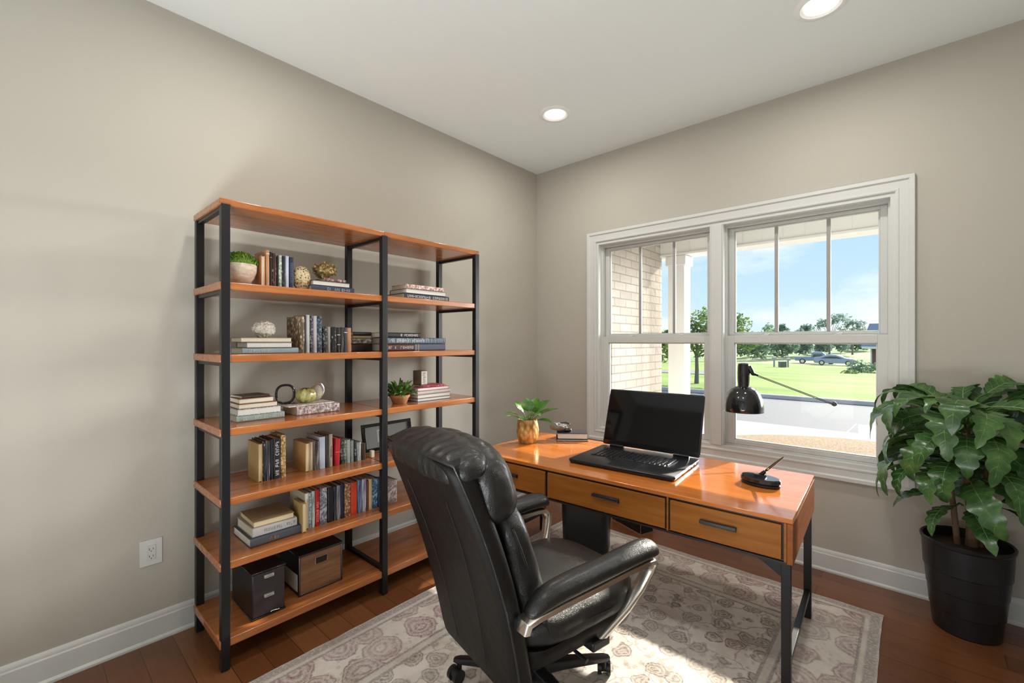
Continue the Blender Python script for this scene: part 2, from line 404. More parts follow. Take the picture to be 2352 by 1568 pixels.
def outlet():
    t = thing('wall_outlet', 'white electrical outlet low on the wall left of the bookcase', 'outlet', (0, -2.951, .425))
    MB().box(.0005, .0065, -.043, .043, -.061, .061).build('cover_plate', M_TRIM, t, bevel=.002)
    s = MB().box(.0065, .0095, -.017, .017, -.034, .034).build('socket_face', M_VINYL, t, bevel=.001)
    for z in (-.017, .017):
        MB().box(.0095, .0100, -.008, -.006, z - .005, z + .006).box(.0095, .0100, .006, .008, z - .004, z + .005).box(.0095, .0100, -.002, .002, z - .012, z - .008).build('socket_slots', M_BLACKGAP, t)
outlet()

M_LENS = NT('lit_lens', (1, 1, 1), .5); M_LENS.set('Emission Color', (1, .97, .92, 1)); M_LENS.set('Emission Strength', 6.0); M_LENS = M_LENS.m
def downlight(x, y, label):
    t = thing('recessed_light', label, 'ceiling light', (x, y, H), 0, 'recessed ceiling lights')
    MB().lathe([(.116, 0), (.116, -.003), (.110, -.007), (.086, -.009), (.076, -.003), (.070, -.0012), (.070, 0)], 40, cap=False).build('trim_ring', plain('white_enamel', (.88, .89, .88), .4), t)
    MB().lathe([(.071, -.0010), (.071, -.0028), (.05, -.0045), (.02, -.0052)], 40).build('lens', M_LENS, t)
    l = area('downlight_lamp', (x, y, H - .03), (0, 0, -1), .12, .12, 9, (1, .96, .90), 'DISK'); return t
downlight(.817, -.815, 'small-looking round recessed light in the ceiling near the far corner')
downlight(2.385, -.80, 'round recessed light cut off by the top edge of the picture')
for q in ((.817, -2.6), (2.40, -2.6)): area('downlight_lamp', (q[0], q[1], H - .03), (0, 0, -1), .12, .12, 9, (1, .96, .90), 'DISK')  # unseen lamps added for room light, continuing the ceiling grid; no fixtures
# ------------------------------------------------------------------ bookcase
ZS = dict(A=1.69, B=1.372, C=1.05, D=.745, E=.467, F=.133)
def bookcase():
    t = thing('bookcase', 'tall two-bay bookcase of cherry wood shelves on a black metal frame', 'bookcase', (0, 0, 0))
    ys = (-2.775, -1.990, -1.271); w = .017
    for y in ys:
        for x in (.478, .082):
            MB().box(x - w, x + w, y - w, y + w, .004, 2.028).box(x - .014, x + .014, y - .014, y + .014, 0, .004).build('post', M_BLACKMETAL, t, bevel=.002)
    for k, (z, th) in enumerate(((2.052, .030), (ZS['A'], .034), (ZS['B'], .034), (ZS['C'], .034), (ZS['D'], .034), (ZS['E'], .034), (ZS['F'], .036))):
        for j in (0, 1):
            e0 = (-.022 if j == 0 else .0005); e1 = (.022 if j else -.0005)
            o = MB().box(-.213, .208, 0, ys[j+1] + e1 - ys[j] - e0, z - th, z).build('shelf', M_SHELF, t, bevel=.004)
            o.location = (.280, ys[j] + e0, 0)
        for y in ys:
            MB().box(.099, .461, y - .011, y + .011, z - th - .016, z - th).build('crossbar', M_BLACKMETAL, t, bevel=.001)
    MB().box(.099, .461, -2.003, -1.977, ZS['F'], ZS['F'] + .020).build('divider_rail', M_BLACKMETAL, t, bevel=.002)
bookcase()

# ------------------------------------------------------------------ books
def book_shape(t, h, d, cover, pages, mode, pat='', fore=False, letters=0, lcol=None, bands=0, bandmat=None, parent=None, soft=False):
    """canonical: thickness along x, height along y, depth along z' ; mode 'u' stands with its spine to +X, 's' lies with its spine to +X"""
    c = .0025 if not soft else .0012; r = min(t*.35, .008)
    if mode == 'u': T = lambda a, b, s: (s - d, a - t/2, b)                 # a thickness -> Y, b height -> Z, s depth -> X (spine at 0)
    else: T = lambda a, b, s: (s - d, b - h/2, a)                            # a thickness -> Z, b height -> Y
    if fore:
        _T = T; T = lambda a, b, s: _T(a, b, d - s)
    # U-shaped cover profile in (a, s)
    n = 5; out = [(0, 0)] + [(r - r*cos(pi/2*k/n), d - r + r*sin(pi/2*k/n)) for k in range(n + 1)] + [(t - r + r*sin(pi/2*k/n), d - r + r*cos(pi/2*k/n)) for k in range(n + 1)] + [(t, 0)]
    inn = [(t - c, 0), (t - c, d - c - r*.3), (c, d - c - r*.3), (c, 0)]
    pr = out + inn; m = len(pr); vs = [T(a, b, s) for b in (0, h) for a, s in pr]; fs = []
    for i in range(m): fs.append((i, (i + 1) % m, m + (i + 1) % m, m + i))
    no = len(out)
    for o_ in (0, m):       # top and bottom rims of the U
        ring = list(range(o_, o_ + m)); L = ring
        # left board, spine, right board quads
        fs.append((L[0], L[1], L[no+2], L[no+3])); fs.append((L[no-2], L[no-1], L[no], L[no+1]))
        fs.append(tuple([L[i] for i in range(1, no-1)] + [L[no+1], L[no+2]]))
    mb = MB(); mb.add(vs, fs); me = mb.build('cover', bookmat(cover, pat), parent, sharp=40)
    bm = bmesh.new(); bm.from_mesh(me.data); bmesh.ops.recalc_face_normals(bm, faces=bm.faces); bm.to_mesh(me.data); bm.free()
    ins = .003 if not soft else .0005
    p0 = T(c, ins, ins*1.3); p1 = T(t - c, h - ins, d - c - r*.35)
    a, b = [min(q) for q in zip(p0, p1)], [max(q) for q in zip(p0, p1)]
    MB().box(a[0], b[0], a[1], b[1], a[2], b[2]).build('page_block', pages, parent)
    rnd = random.Random(int((t*1e5) + h*1e4))
    if letters:             # illegible title marks along the spine or fore-edge
        lm = MB(); z0, z1 = letters if isinstance(letters, tuple) else (.15, .85)
        lh = min(t*.46, .016); q = z0*h
        while q < z1*h:
            lw = lh*rnd.uniform(.45, .85)
            if rnd.random() < .85:
                a0 = t/2 - lh/2; a1 = t/2 + lh/2; s = lh*.20; X = d if not fore else 0
                def put(aa, ab, ba, bb):
                    x = [T(aa, ba, X), T(ab, bb, X)]; x0 = max(x[0][0], x[1][0])
                    lm.box(x0 - .0006, x0 + .0006, min(x[0][1], x[1][1]), max(x[0][1], x[1][1]), min(x[0][2], x[1][2]), max(x[0][2], x[1][2]))
                put(a0, a1, q, q + s*.8)
                if rnd.random() < .6: put(a0, a1, q + lw - s*.8, q + lw)
                if rnd.random() < .7: put(a1 - s, a1, q, q + lw)
                if rnd.random() < .5: put(a0, a0 + s, q, q + lw)
                if rnd.random() < .5: put(t/2 - s/2, t/2 + s/2, q, q + lw)
            q += lw + lh*.28
        lm.build('spine_print', lcol or M_LETTERW, parent)
    if bands:
        bmk = MB()
        for f_ in bands:
            x0, x1 = T(.0, f_*h - .002, d), T(t, f_*h + .002, d)
            bmk.box(max(x0[0], x1[0]) - .002, max(x0[0], x1[0]) + .0007, min(x0[1], x1[1]) + .001, max(x0[1], x1[1]) - .001, min(x0[2], x1[2]), max(x0[2], x1[2]))
        bmk.build('spine_bands', bandmat or M_GOLD, parent)

def row_up(row, X, group, lst, lean0=0):
    """books standing: (y0, y1, height, depth, colour, pattern, label, options)"""
    for y0, y1, h, d, c, pat, lab, o in lst:
        t = y1 - y0 - .0008
        lean = o.pop('lean', 0); dx = o.pop('dx', 0)
        r = thing('book', lab, 'book', (X + dx, (y0 + y1)/2, ZS[row] + .0004), 0, group)
        book_shape(t, h, d, c, o.pop('pages', M_PAGE), 'u', pat, parent=r, **o)
        if lean: r.rotation_euler = (lean, 0, 0); r.location.z += abs(sin(lean))*t/2
def stack(row, X, group, lst, z=None):
    """books lying, from the bottom up: (y0, y1, thickness, depth, colour, pattern, label, options)"""
    z = (z if z is not None else ZS[row]) + .0004
    for y0, y1, th, d, c, pat, lab, o in lst:
        dx = o.pop('dx', 0); rz = o.pop('rz', 0); nm = o.pop('name', 'book'); cat = o.pop('cat', 'book')
        r = thing(nm, lab, cat, (X + dx, (y0 + y1)/2, z), rz, group)
        book_shape(th, y1 - y0, d, c, o.pop('pages', M_PAGE), 's', pat, parent=r, **o); z += th + .0006
    return z
D_ = dict
G = 'books standing on the second shelf from the top'
row_up('A', .42, G, [
    (-2.609, -2.592, .146, .13, '#c98a5a', '', 'short cream book beside the mossy bowl', D_(fore=True, pages=M_PAGE)),
    (-2.588, -2.571, .176, .15, '#b98a62', '', 'tall tan hardback with pale spine, tallest on the second shelf', D_(bands=(.9,), bandmat=M_LETTERW)),
    (-2.571, -2.560, .168, .15, '#15161c', '', 'black book right of the tall tan hardback', D_(bands=(.85,), bandmat=M_GOLD)),
    (-2.560, -2.539, .165, .14, '#5a3026', 'ornate', 'brown and red ornate-spined book on the second shelf', D_()),
    (-2.539, -2.530, .150, .14, '#101114', '', 'thin black book right of the ornate brown one', D_()),
    (-2.530, -2.515, .160, .14, '#a9b0a2', 'mottled', 'sage-white book among dark ones, second shelf', D_()),
    (-2.515, -2.499, .157, .14, '#30303a', 'ornate', 'dark patterned book left of the pale blue-white one', D_()),
    (-2.498, -2.482, .160, .14, '#b9c1d4', '', 'pale blue-white book left of the navy one, second shelf', D_()),
    (-2.482, -2.457, .157, .15, '#252c40', '', 'navy book next to the round woven ornament', D_(letters=(.2, .8), lcol=plain('faded_blue_print', (.10, .13, .22), .6)))])
G = 'stack under the gold coral ornament'
zA = stack('A', .43, G, [
    (-2.375, -2.142, .030, .17, '#3a4258', '', 'navy-grey book with ribbed lettering at the bottom of the gold coral stack', D_(letters=(.35, .96), lcol=plain('silver_blue_print', (.38, .42, .52), .5))),
    (-2.367, -2.164, .025, .155, '#4b3c34', '', 'white-paged book, page edges out, in the middle of the gold coral stack', D_(fore=True, pages=M_PAGEW, dx=-.004)),
    (-2.303, -2.177, .018, .11, '#b08a86', 'ornate', 'small pink ornate book on top of the gold coral stack', D_(dx=-.02))])
G = 'books standing on the third shelf'
row_up('B', .39, G, [
    (-2.415, -2.391, .187, .17, '#9a8268', 'ornate', 'large tan slipcased book with a patterned cream spine, third shelf', D_(lcol=M_LETTERD)),
    (-2.391, -2.385, .190, .16, '#4c4458', '', 'very thin purple-grey book, third shelf', D_()),
    (-2.385, -2.366, .195, .16, '#b8b8b4', '', 'grey-white tall book right of the thin purple one', D_()),
    (-2.366, -2.348, .191, .16, '#3a3640', 'mottled', 'dark mottled tall book between two pale ones, third shelf', D_()),
    (-2.348, -2.328, .191, .16, '#b4b0b2', '', 'pale grey-lilac tall book, third shelf', D_()),
    (-2.328, -2.301, .190, .16, '#2c3e50', 'mottled', 'tall navy-teal speckled book at the right of the tall group', D_(bands=(.93,), bandmat=plain('navy_band', (.015, .018, .06), .5))),
    (-2.298, -2.271, .137, .14, '#161a22', 'mottled', 'short navy-black book just right of the tall group', D_()),
    (-2.271, -2.256, .136, .13, '#9a968a', '', 'short grey-beige book, third shelf', D_()),
    (-2.256, -2.220, .136, .14, '#241c18', 'ornate', 'short thick dark brown book with gold ornament', D_()),
    (-2.220, -2.201, .134, .14, '#2a2320', '', 'short dark book with one pale stripe, third shelf', D_(bands=(.3, .7), bandmat=M_LETTERW)),
    (-2.201, -2.181, .135, .14, '#39312d', 'streak', 'short dark book with silvery streaks, third shelf', D_()),
    (-2.181, -2.160, .134, .14, '#3b3a3e', '', 'short charcoal book left of the tan one at the end, third shelf', D_(bands=(.8,), bandmat=M_LETTERW)),
    (-2.160, -2.136, .133, .13, '#c08a6a', '', 'short tan rounded book at the right end of the third shelf row', D_())])
G = 'stack under the white coral ornament'
zB = stack('B', .40, G, [
    (-2.682, -2.428, .027, .17, '#9dacb2', '', 'pale blue-grey book at the bottom of the white coral stack', D_(letters=(.1, .45), lcol=M_LETTERW)),
    (-2.664, -2.458, .026, .15, '#6e665e', '', 'white-paged book in the middle of the white coral stack', D_(fore=True, pages=M_PAGEW)),
    (-2.689, -2.460, .022, .15, '#8a8058', '', 'cream book on top of the white coral stack', D_(fore=True, pages=M_PAGE))])
G = 'stack of three in the right bay, second shelf'
stack('A', .43, G, [
    (-1.815, -1.468, .034, .20, '#1d2238', '', 'navy book with pale ornate lettering at the bottom of the upper right-bay stack', D_(letters=(.06, .95))),
    (-1.803, -1.494, .027, .18, '#7d7672', '', 'white-paged book between the navy and pink books, right bay', D_(fore=True, pages=M_PAGEW)),
    (-1.797, -1.514, .027, .17, '#c9a298', 'mottled', 'pink-beige book topping the upper right-bay stack', D_(letters=(.15, .25), lcol=plain('red_print', (.5, .06, .04), .5)))])
G = 'lying books in the right bay, third shelf'
zq = stack('B', .42, G, [(-1.935, -1.737, .043, .17, '#4a1a18', '', 'dark red lettered book lying lower left in the right bay', D_(letters=(.08, .95), pages=M_PAGEW))])
stack('B', .42, G, [(-1.735, -1.491, .043, .17, '#4e5268', '', 'slate-blue book lying end to end with the red lettered one', D_(bands=(.04, .12))) ])
zq = stack('B', .42, G, [
    (-1.935, -1.489, .036, .18, '#59687a', 'streak', 'long blue-grey lettered book lying across two others, right bay', D_(letters=(.06, .62))),
    (-1.952, -1.690, .030, .15, '#17151f', '', 'black book with a pale title panel on top of the right-bay stack', D_(letters=(.44, .96)))], z=zq)
G = 'small stack behind the middle posts'
stack('B', .30, G, [
    (-2.080, -1.955, .044, .13, '#2c2019', '', 'dark brown book added for shade at the bottom of the small stack by the middle post', D_()),  # base book added under the stack, its dark brown stands for a shadow
    (-2.082, -1.958, .030, .13, '#8c857c', 'mottled', 'grey lettered book in the small stack by the middle post', D_(letters=(.05, .5), lcol=M_LETTERD)),
    (-2.076, -1.960, .016, .12, '#a89676', '', 'thin beige book in the small stack by the middle post', D_()),
    (-2.076, -1.960, .022, .12, '#14151a', '', 'black book topping the small stack by the middle post', D_())])
G = 'stack on the left of the fourth shelf'
zC = stack('C', .36, G, [
    (-2.695, -2.480, .029, .19, '#9fb0ae', '', 'sage book with raised lettering at the bottom of the left stack, fourth shelf', D_(letters=(.08, .9), bands=())),
    (-2.690, -2.495, .030, .18, '#a9aeaa', 'mottled', 'greyish white book second from the bottom, left stack, fourth shelf', D_(fore=True, pages=M_PAGEW)),
    (-2.686, -2.512, .024, .17, '#7a5040', '', 'cream-paged book third from the bottom, left stack, fourth shelf', D_(fore=True, pages=M_PAGE)),
    (-2.684, -2.530, .024, .16, '#8a5a48', '', 'pinkish cream-paged book fourth from the bottom, left stack, fourth shelf', D_(fore=True, pages=M_PAGE)),
    (-2.668, -2.540, .010, .12, '#4a3a34', '', 'thin brown notebook lying on top of the left stack, fourth shelf', D_(dx=-.02, rz=.12, soft=True))])
G = 'book and magazine under the gourd ornaments'
zC2 = stack('C', .37, G, [
    (-2.424, -2.196, .044, .19, '#b8a0a0', 'mottled', 'thick pink-grey speckled book under the green gourd', D_(pages=M_PAGEC)),
    (-2.462, -2.215, .007, .18, '#cbbab6', 'marble', 'thin pale magazine lying between the speckled book and the gourd', D_(soft=True, dx=-.01, rz=.05, name='magazine', cat='magazine'))])
G = 'stack beside the terracotta pot'
zCR = stack('C', .40, G, [
    (-1.697, -1.429, .020, .20, '#3d4050', '', 'charcoal-edged book at the bottom of the stack beside the terracotta pot', D_(fore=True, pages=M_PAGEW)),
    (-1.697, -1.431, .021, .20, '#b9aaa2', '', 'white book second from the bottom beside the terracotta pot', D_(fore=True, pages=M_PAGEW)),
    (-1.697, -1.431, .023, .19, '#c3bdb8', '', 'pale grey rounded book third from the bottom beside the terracotta pot', D_()),
    (-1.697, -1.445, .019, .19, '#b5606a', '', 'pink-covered book below the magazine beside the terracotta pot', D_(fore=True, pages=M_PAGEW))])
stack('C', .39, G, [(-1.640, -1.470, .010, .15, '#c04a60', 'marble', 'pink magazine curling on top of the stack beside the terracotta pot', D_(soft=True, rz=-.12, name='magazine', cat='magazine'))], z=zCR)
G = 'left group standing on the fifth shelf'
row_up('D', .345, G, [
    (-2.596, -2.578, .186, .15, '#b89c66', '', 'cream-yellow book with a small oval emblem, fifth shelf', D_(fore=True, pages=M_PAGEC)),
    (-2.577, -2.562, .194, .15, '#2b2a30', 'ornate', 'dark ornate book beside the cream-yellow one', D_()),
    (-2.562, -2.541, .195, .15, '#3a383c', 'streak', 'black and silver streaked book, fifth shelf', D_()),
    (-2.541, -2.528, .199, .15, '#171518', '', 'plain black narrow book, fifth shelf', D_()),
    (-2.528, -2.492, .200, .15, '#211f27', '', 'thick black book with pale vertical lettering, fifth shelf', D_(letters=(.08, .93))),
    (-2.491, -2.466, .213, .14, '#b08a50', 'mottled', 'tall ochre book with a flecked spine, fifth shelf', D_(letters=(.2, .8), lcol=plain('ochre_print', (.36, .22, .06), .6)))])
G = 'right group standing on the fifth shelf'
row_up('D', .345, G, [
    (-2.370, -2.346, .150, .16, '#b8925e', '', 'cream-tan book at the left of the right group, fifth shelf', D_(fore=True, pages=M_PAGEC)),
    (-2.345, -2.331, .154, .15, '#b79a86', '', 'thin pale pink book, fifth shelf', D_(fore=True, pages=M_PAGE)),
    (-2.330, -2.296, .152, .15, '#4c4038', 'streak', 'brown-grey book with dark lettering, fifth shelf', D_(letters=(.5, .9), lcol=M_LETTERD)),
    (-2.295, -2.262, .171, .15, '#b6bccb', '', 'thick white and blue book, fifth shelf', D_()),
    (-2.261, -2.242, .175, .14, '#3a302c', '', 'dark brown book left of the tan one, fifth shelf', D_()),
    (-2.241, -2.221, .179, .14, '#a39684', '', 'tan-grey book left of the leaning red one', D_(letters=(.3, .6), lcol=M_LETTERD)),
    (-2.210, -2.181, .147, .14, '#b5202a', '', 'bright red book leaning, fifth shelf', D_(lean=-.05, bands=(.5,), bandmat=plain('pink_band', (.6, .12, .12), .5))),
    (-2.176, -2.158, .144, .14, '#20241e', 'mottled', 'black-green book right of the red one, fifth shelf', D_()),
    (-2.157, -2.141, .135, .14, '#67705e', 'mottled', 'moss-grey flecked book, fifth shelf', D_()),
    (-2.140, -2.119, .131, .14, '#9aa09a', '', 'light grey-green book, fifth shelf', D_()),
    (-2.118, -2.097, .123, .14, '#7b827f', '', 'mid grey book, fifth shelf', D_()),
    (-2.096, -2.082, .117, .14, '#1c1a1e', '', 'narrow black book near the right end, fifth shelf', D_(letters=(.3, .6))),
    (-2.081, -2.051, .106, .14, '#8d9496', 'streak', 'small grey-white streaked book, fifth shelf', D_()),
    (-2.050, -2.022, .095, .14, '#3a2418', '', 'small dark brown book at the right end, fifth shelf', D_())])
G = 'stack on the left of the sixth shelf'
zE = stack('E', .42, G, [
    (-2.655, -2.415, .040, .24, '#4c4f56', '', 'dark grey binder at the bottom of the stack on the sixth shelf', D_(letters=(.35, .5), lcol=M_SILVER, pages=M_PAGEW)),
    (-2.642, -2.440, .042, .22, '#b9b5b4', '', 'white book with pale printing above the grey binder', D_(letters=(.25, .95), lcol=plain('grey_print', (.30, .29, .29), .6), dx=-.01)),
    (-2.636, -2.452, .027, .21, '#a58c66', '', 'tan book topping the stack on the sixth shelf', D_(fore=True, pages=M_PAGEC, dx=-.015, rz=-.03))])
G = 'books standing on the sixth shelf'
row_up('E', .40, G, [
    (-2.398, -2.376, .186, .19, '#b3ab92', '', 'large cream book at the left end of the sixth shelf row', D_(fore=True, pages=M_PAGEW)),
    (-2.376, -2.361, .182, .18, '#7f959c', 'mottled', 'pale teal book, sixth shelf', D_()),
    (-2.360, -2.344, .187, .18, '#a9b3ac', 'streak', 'white-green streaked book left of the red one, sixth shelf', D_()),
    (-2.343, -2.319, .189, .17, '#a3121f', '', 'crimson book with pale lettering, sixth shelf', D_(letters=(.12, .65), lcol=plain('rose_print', (.7, .25, .25), .6))),
    (-2.318, -2.278, .192, .18, '#6b6a74', 'marble', 'thick grey and white marbled book, sixth shelf', D_()),
    (-2.276, -2.243, .184, .18, '#18191c', '', 'thick black book right of the marbled one, sixth shelf', D_()),
    (-2.242, -2.227, .182, .18, '#26262c', 'streak', 'narrow charcoal book, sixth shelf', D_()),
    (-2.226, -2.203, .184, .18, '#77747a', 'streak', 'white and black streaked book, sixth shelf', D_()),
    (-2.202, -2.182, .187, .18, '#171c33', '', 'midnight navy book left of the brown one, sixth shelf', D_()),
    (-2.181, -2.144, .183, .17, '#8d5a34', 'mottled', 'rough brown book left of the orange-red one', D_()),
    (-2.143, -2.106, .180, .17, '#c2401e', '', 'orange-red book, sixth shelf', D_()),
    (-2.105, -2.078, .185, .17, '#56688a', 'streak', 'blue-grey streaked book right of the orange-red one', D_()),
    (-2.077, -2.050, .184, .17, '#a49bb0', 'streak', 'lilac-white book, sixth shelf', D_()),
    (-2.049, -2.036, .166, .16, '#5c3b2c', '', 'narrow brown book, sixth shelf', D_()),
    (-2.035, -2.014, .175, .16, '#c9a878', '', 'narrow cream-orange book, sixth shelf', D_()),
    (-2.013, -1.977, .170, .16, '#27566f', 'marble', 'blue book just left of the middle post, sixth shelf', D_()),
    (-1.976, -1.950, .158, .16, '#243642', 'streak', 'dark teal book behind the middle post, sixth shelf', D_()),
    (-1.912, -1.845, .132, .15, '#9a8a8a', 'marble', 'thick grey-pink marbled book beside the chair back, sixth shelf', D_())])
G = None
rw = thing('book', 'small cream paperback standing in front of the large cream book, sixth shelf', 'book', (.432, -2.412, ZS['E'] + .0004), 0)
book_shape(.020, .146, .115, '#b89b62', M_PAGEC, 'u', '', parent=rw, fore=True)

# ------------------------------------------------------------------ ornaments on the shelves
def nd(p, k, a, seed=0):
    return a * noise.noise(Vector((p.x*k + seed, p.y*k, p.z*k)))
t = thing('planter_bowl', 'pale stone bowl of green moss at the left end of the second shelf', 'planter', (.372, -2.687, ZS['A']))
M_STONE = NT('pale_stone', (.56, .43, .33), .7); M_STONE.color(M_STONE.ramp(M_STONE.noise(26, 6, .65, M_STONE.map((1, 1, 2.5))), [(.3, (.40, .29, .21)), (.5, (.58, .46, .36)), (.75, (.68, .58, .48))])); M_STONE.bump(M_STONE.noise(60, 3), .25, .003); M_STONE = M_STONE.m
MB().lathe([(.026, 0), (.045, .010), (.062, .034), (.072, .064), (.074, .092), (.071, .098), (.066, .092), (.062, .07), (.03, .06)], 40).build('bowl', M_STONE, t)
mo = MB(); rr = random.Random(3)
mo.blob((0, 0, .092), (.135, .135, .075), 2.2, 14, lambda q: q*(1 + nd(q, 60, .12)))
for i in range(900):
    a = rr.uniform(0, 2*pi); b = rr.uniform(0, 1)**.6; R = .070*b; z = .092 + .050*sqrt(max(0, 1 - b*b)) + rr.uniform(-.002, .006)
    d = Vector((cos(a)*b + rr.uniform(-.5, .5), sin(a)*b + rr.uniform(-.5, .5), 1.0)); leaf(mo, (R*cos(a), R*sin(a), z), d, (rr.uniform(-1, 1), rr.uniform(-1, 1), .2), rr.uniform(.010, .018), .0035, .6, nl=2)
mo.build('moss', M_MOSS, t, flat=False, sharp=60)

M_WOVEN = NT('woven_cane', (.46, .34, .18), .55); _v = M_WOVEN.vor(95, 'F1'); M_WOVEN.color(M_WOVEN.ramp(_v, [(.0, (.05, .03, .012)), (.25, (.12, .075, .03)), (.45, (.56, .44, .25)), (.8, (.62, .50, .30))])); M_WOVEN.bump(_v, .8, .006); M_WOVEN = M_WOVEN.m
t = thing('woven_disc', 'round tan perforated disc ornament standing beside the navy book', 'ornament', (.385, -2.408, ZS['A'] + .0635))
MB().blob((0, 0, 0), (.060, .088, .126), 2.1, 14, lambda q: q*(1 + nd(q, 55, .04))).build('disc_body', M_WOVEN, t)
MB().box(-.016, .016, -.020, .020, -.0632, -.052).build('foot', M_BARK, t, bevel=.002)

M_GOLDC = NT('gilded_coral', (.55, .40, .17), .38, metal=.6); _n = M_GOLDC.noise(55, 5, .7); M_GOLDC.color(M_GOLDC.ramp(_n, [(.35, (.10, .06, .015)), (.5, (.50, .36, .14)), (.7, (.80, .68, .42))])); M_GOLDC.bump(_n, .8, .004); M_GOLDC = M_GOLDC.m
t = thing('coral_ornament', 'gold coral-like ornament on the small pink book', 'ornament', (.335, -2.262, zA))
cb = MB(); rr = random.Random(11); cb.blob((0, 0, .050), (.075, .100, .074), 2, 10, lambda q: q*(1 + nd(q, 50, .25)))
for i in range(110):
    v = Vector((rr.gauss(0, 1), rr.gauss(0, 1), rr.gauss(0, 1))).normalized(); p = Vector((v.x*.038, v.y*.052, .050 + v.z*.036))
    leaf(cb, p, v + Vector((0, 0, rr.uniform(-.3, .5))), (rr.gauss(0, 1), rr.gauss(0, 1), rr.gauss(0, 1)), rr.uniform(.012, .022), .007, .8, nl=3)
cb.lathe([(.022, 0), (.020, .006), (.010, .020)], 16); cb.build('coral_body', M_GOLDC, t, sharp=70)

t = thing('coral_ornament', 'white rough coral ball on the cream book, third shelf', 'ornament', (.335, -2.568, zB + .040))
M_CORALW = NT('white_coral', (.66, .60, .52), .85); _n = M_CORALW.noise(80, 5, .7); M_CORALW.color(M_CORALW.ramp(_n, [(.36, (.34, .27, .20)), (.48, (.62, .56, .48)), (.7, (.74, .70, .63))])); M_CORALW.bump(_n, 1, .004); M_CORALW = M_CORALW.m
cb = MB(); cb.blob((0, 0, 0), (.092, .100, .082), 2.05, 26, lambda q: q*(1 + nd(q, 45, .12) + nd(q, 150, .10, 4))); cb.build('coral_body', M_CORALW, t)

t = thing('ring_sculpture', 'black rounded ring sculpture standing left of the green gourd', 'ornament', (.265, -2.440, zC2))
pts = [(0, .045*abs(cos(a))**.8*(1 if cos(a) > 0 else -1), .052 + .047*abs(sin(a))**.8*(1 if sin(a) > 0 else -1)) for a in [2*pi*k/40 for k in range(40)]]
MB().tube(pts, .0062, 12, closed=True).build('ring', M_GLOSSBLACK, t)
MB().box(-.010, .010, -.016, .050, 0, .0025).build('base_bar', M_GLOSSBLACK, t, bevel=.001)
M_GOURD = NT('green_gourd_glaze', (.42, .42, .16), .3, coat=.5); _n = M_GOURD.noise(18, 5, .6, None, 1); M_GOURD.color(M_GOURD.ramp(_n, [(.3, (.14, .075, .02)), (.45, (.38, .33, .10)), (.6, (.50, .50, .22)), (.75, (.70, .66, .46))])); M_GOURD = M_GOURD.m
t = thing('gourd_ornament', 'green and ochre glazed gourd on the magazine, fourth shelf', 'ornament', (.295, -2.345, zC2 + .001))
MB().blob((0, 0, .039), (.085, .098, .078), 2.3, 16, lambda q: q*(1 + .05*cos(7*math.atan2(q.y, q.x)))).build('gourd_body', M_GOURD, t)
lf = MB(); rr = random.Random(5)
for k in range(9):
    a = k*.75; leaf(lf, (0, 0, .076), (cos(a), sin(a), .25), (0, 0, 1), .030, .009, 1.0, nl=4)
lf.build('leaf_crown', M_LEAF, t)
t = thing('shell_ornament', 'white round shell with a silver rim behind the green gourd', 'ornament', (.232, -2.262, zC2 + .001))
MB().blob((0, 0, .042), (.060, .068, .083), 2.1, 14, lambda q: q*(1 + nd(q, 70, .05))).build('shell_body', M_CORALW, t)
MB().tube([(-.012, .012 + .034*cos(a), .050 + .044*sin(a)) for a in [-.9 + 2.9*k/16 for k in range(17)]], [.004 + .003*sin(pi*k/16) for k in range(17)], 10).build('silver_rim', M_SILVER, t)

t = thing('potted_plant', 'small bushy plant in a terracotta pot, fourth shelf of the right bay', 'potted plant', (.355, -1.800, ZS['C']))
MB().lathe([(.040, 0), (.044, .004), (.056, .036), (.061, .037), (.063, .052), (.058, .053), (.053, .040), (.02, .038)], 36).build('pot', M_TERRA, t)
lf = MB(); rr = random.Random(21)
for i in range(150):
    a = rr.uniform(0, 2*pi); el = rr.uniform(.05, 1.35); d = Vector((cos(a)*cos(el), sin(a)*cos(el), sin(el)))
    st = Vector((.02*cos(a), .02*sin(a), .042)) + d*rr.uniform(.01, .055)
    leaf(lf, st, d + Vector((0, 0, .35)), (0, 0, 1), rr.uniform(.055, .085), rr.uniform(.007, .011), rr.uniform(.6, 1.7), nl=6, twist=rr.uniform(-.5, .5))
lf.build('foliage', M_POTHOS, t, sharp=60)
t = thing('small_box', 'tall taupe box with a pale printed side on the stack by the terracotta pot', 'box', (.305, -1.602, zCR + .011), .12)
o = MB().box(-.045, .030, -.028, .028, 0, .092).build('box_body', plain('taupe_card', (.17, .12, .085), .6), t, bevel=.0015)
pl = MB().box(.0301, .0309, -.024, .026, .004, .089).build('printed_side', plain('white_card', (.66, .62, .58), .6), t)
lm = MB(); rr = random.Random(2)
for i in range(14): z = .010 + i*.0053; lm.box(.031, .0312, -.014 + rr.uniform(-.003, .003), .010 + rr.uniform(-.006, .004), z, z + .0022)
lm.build('print_lines', M_LETTERD, t)

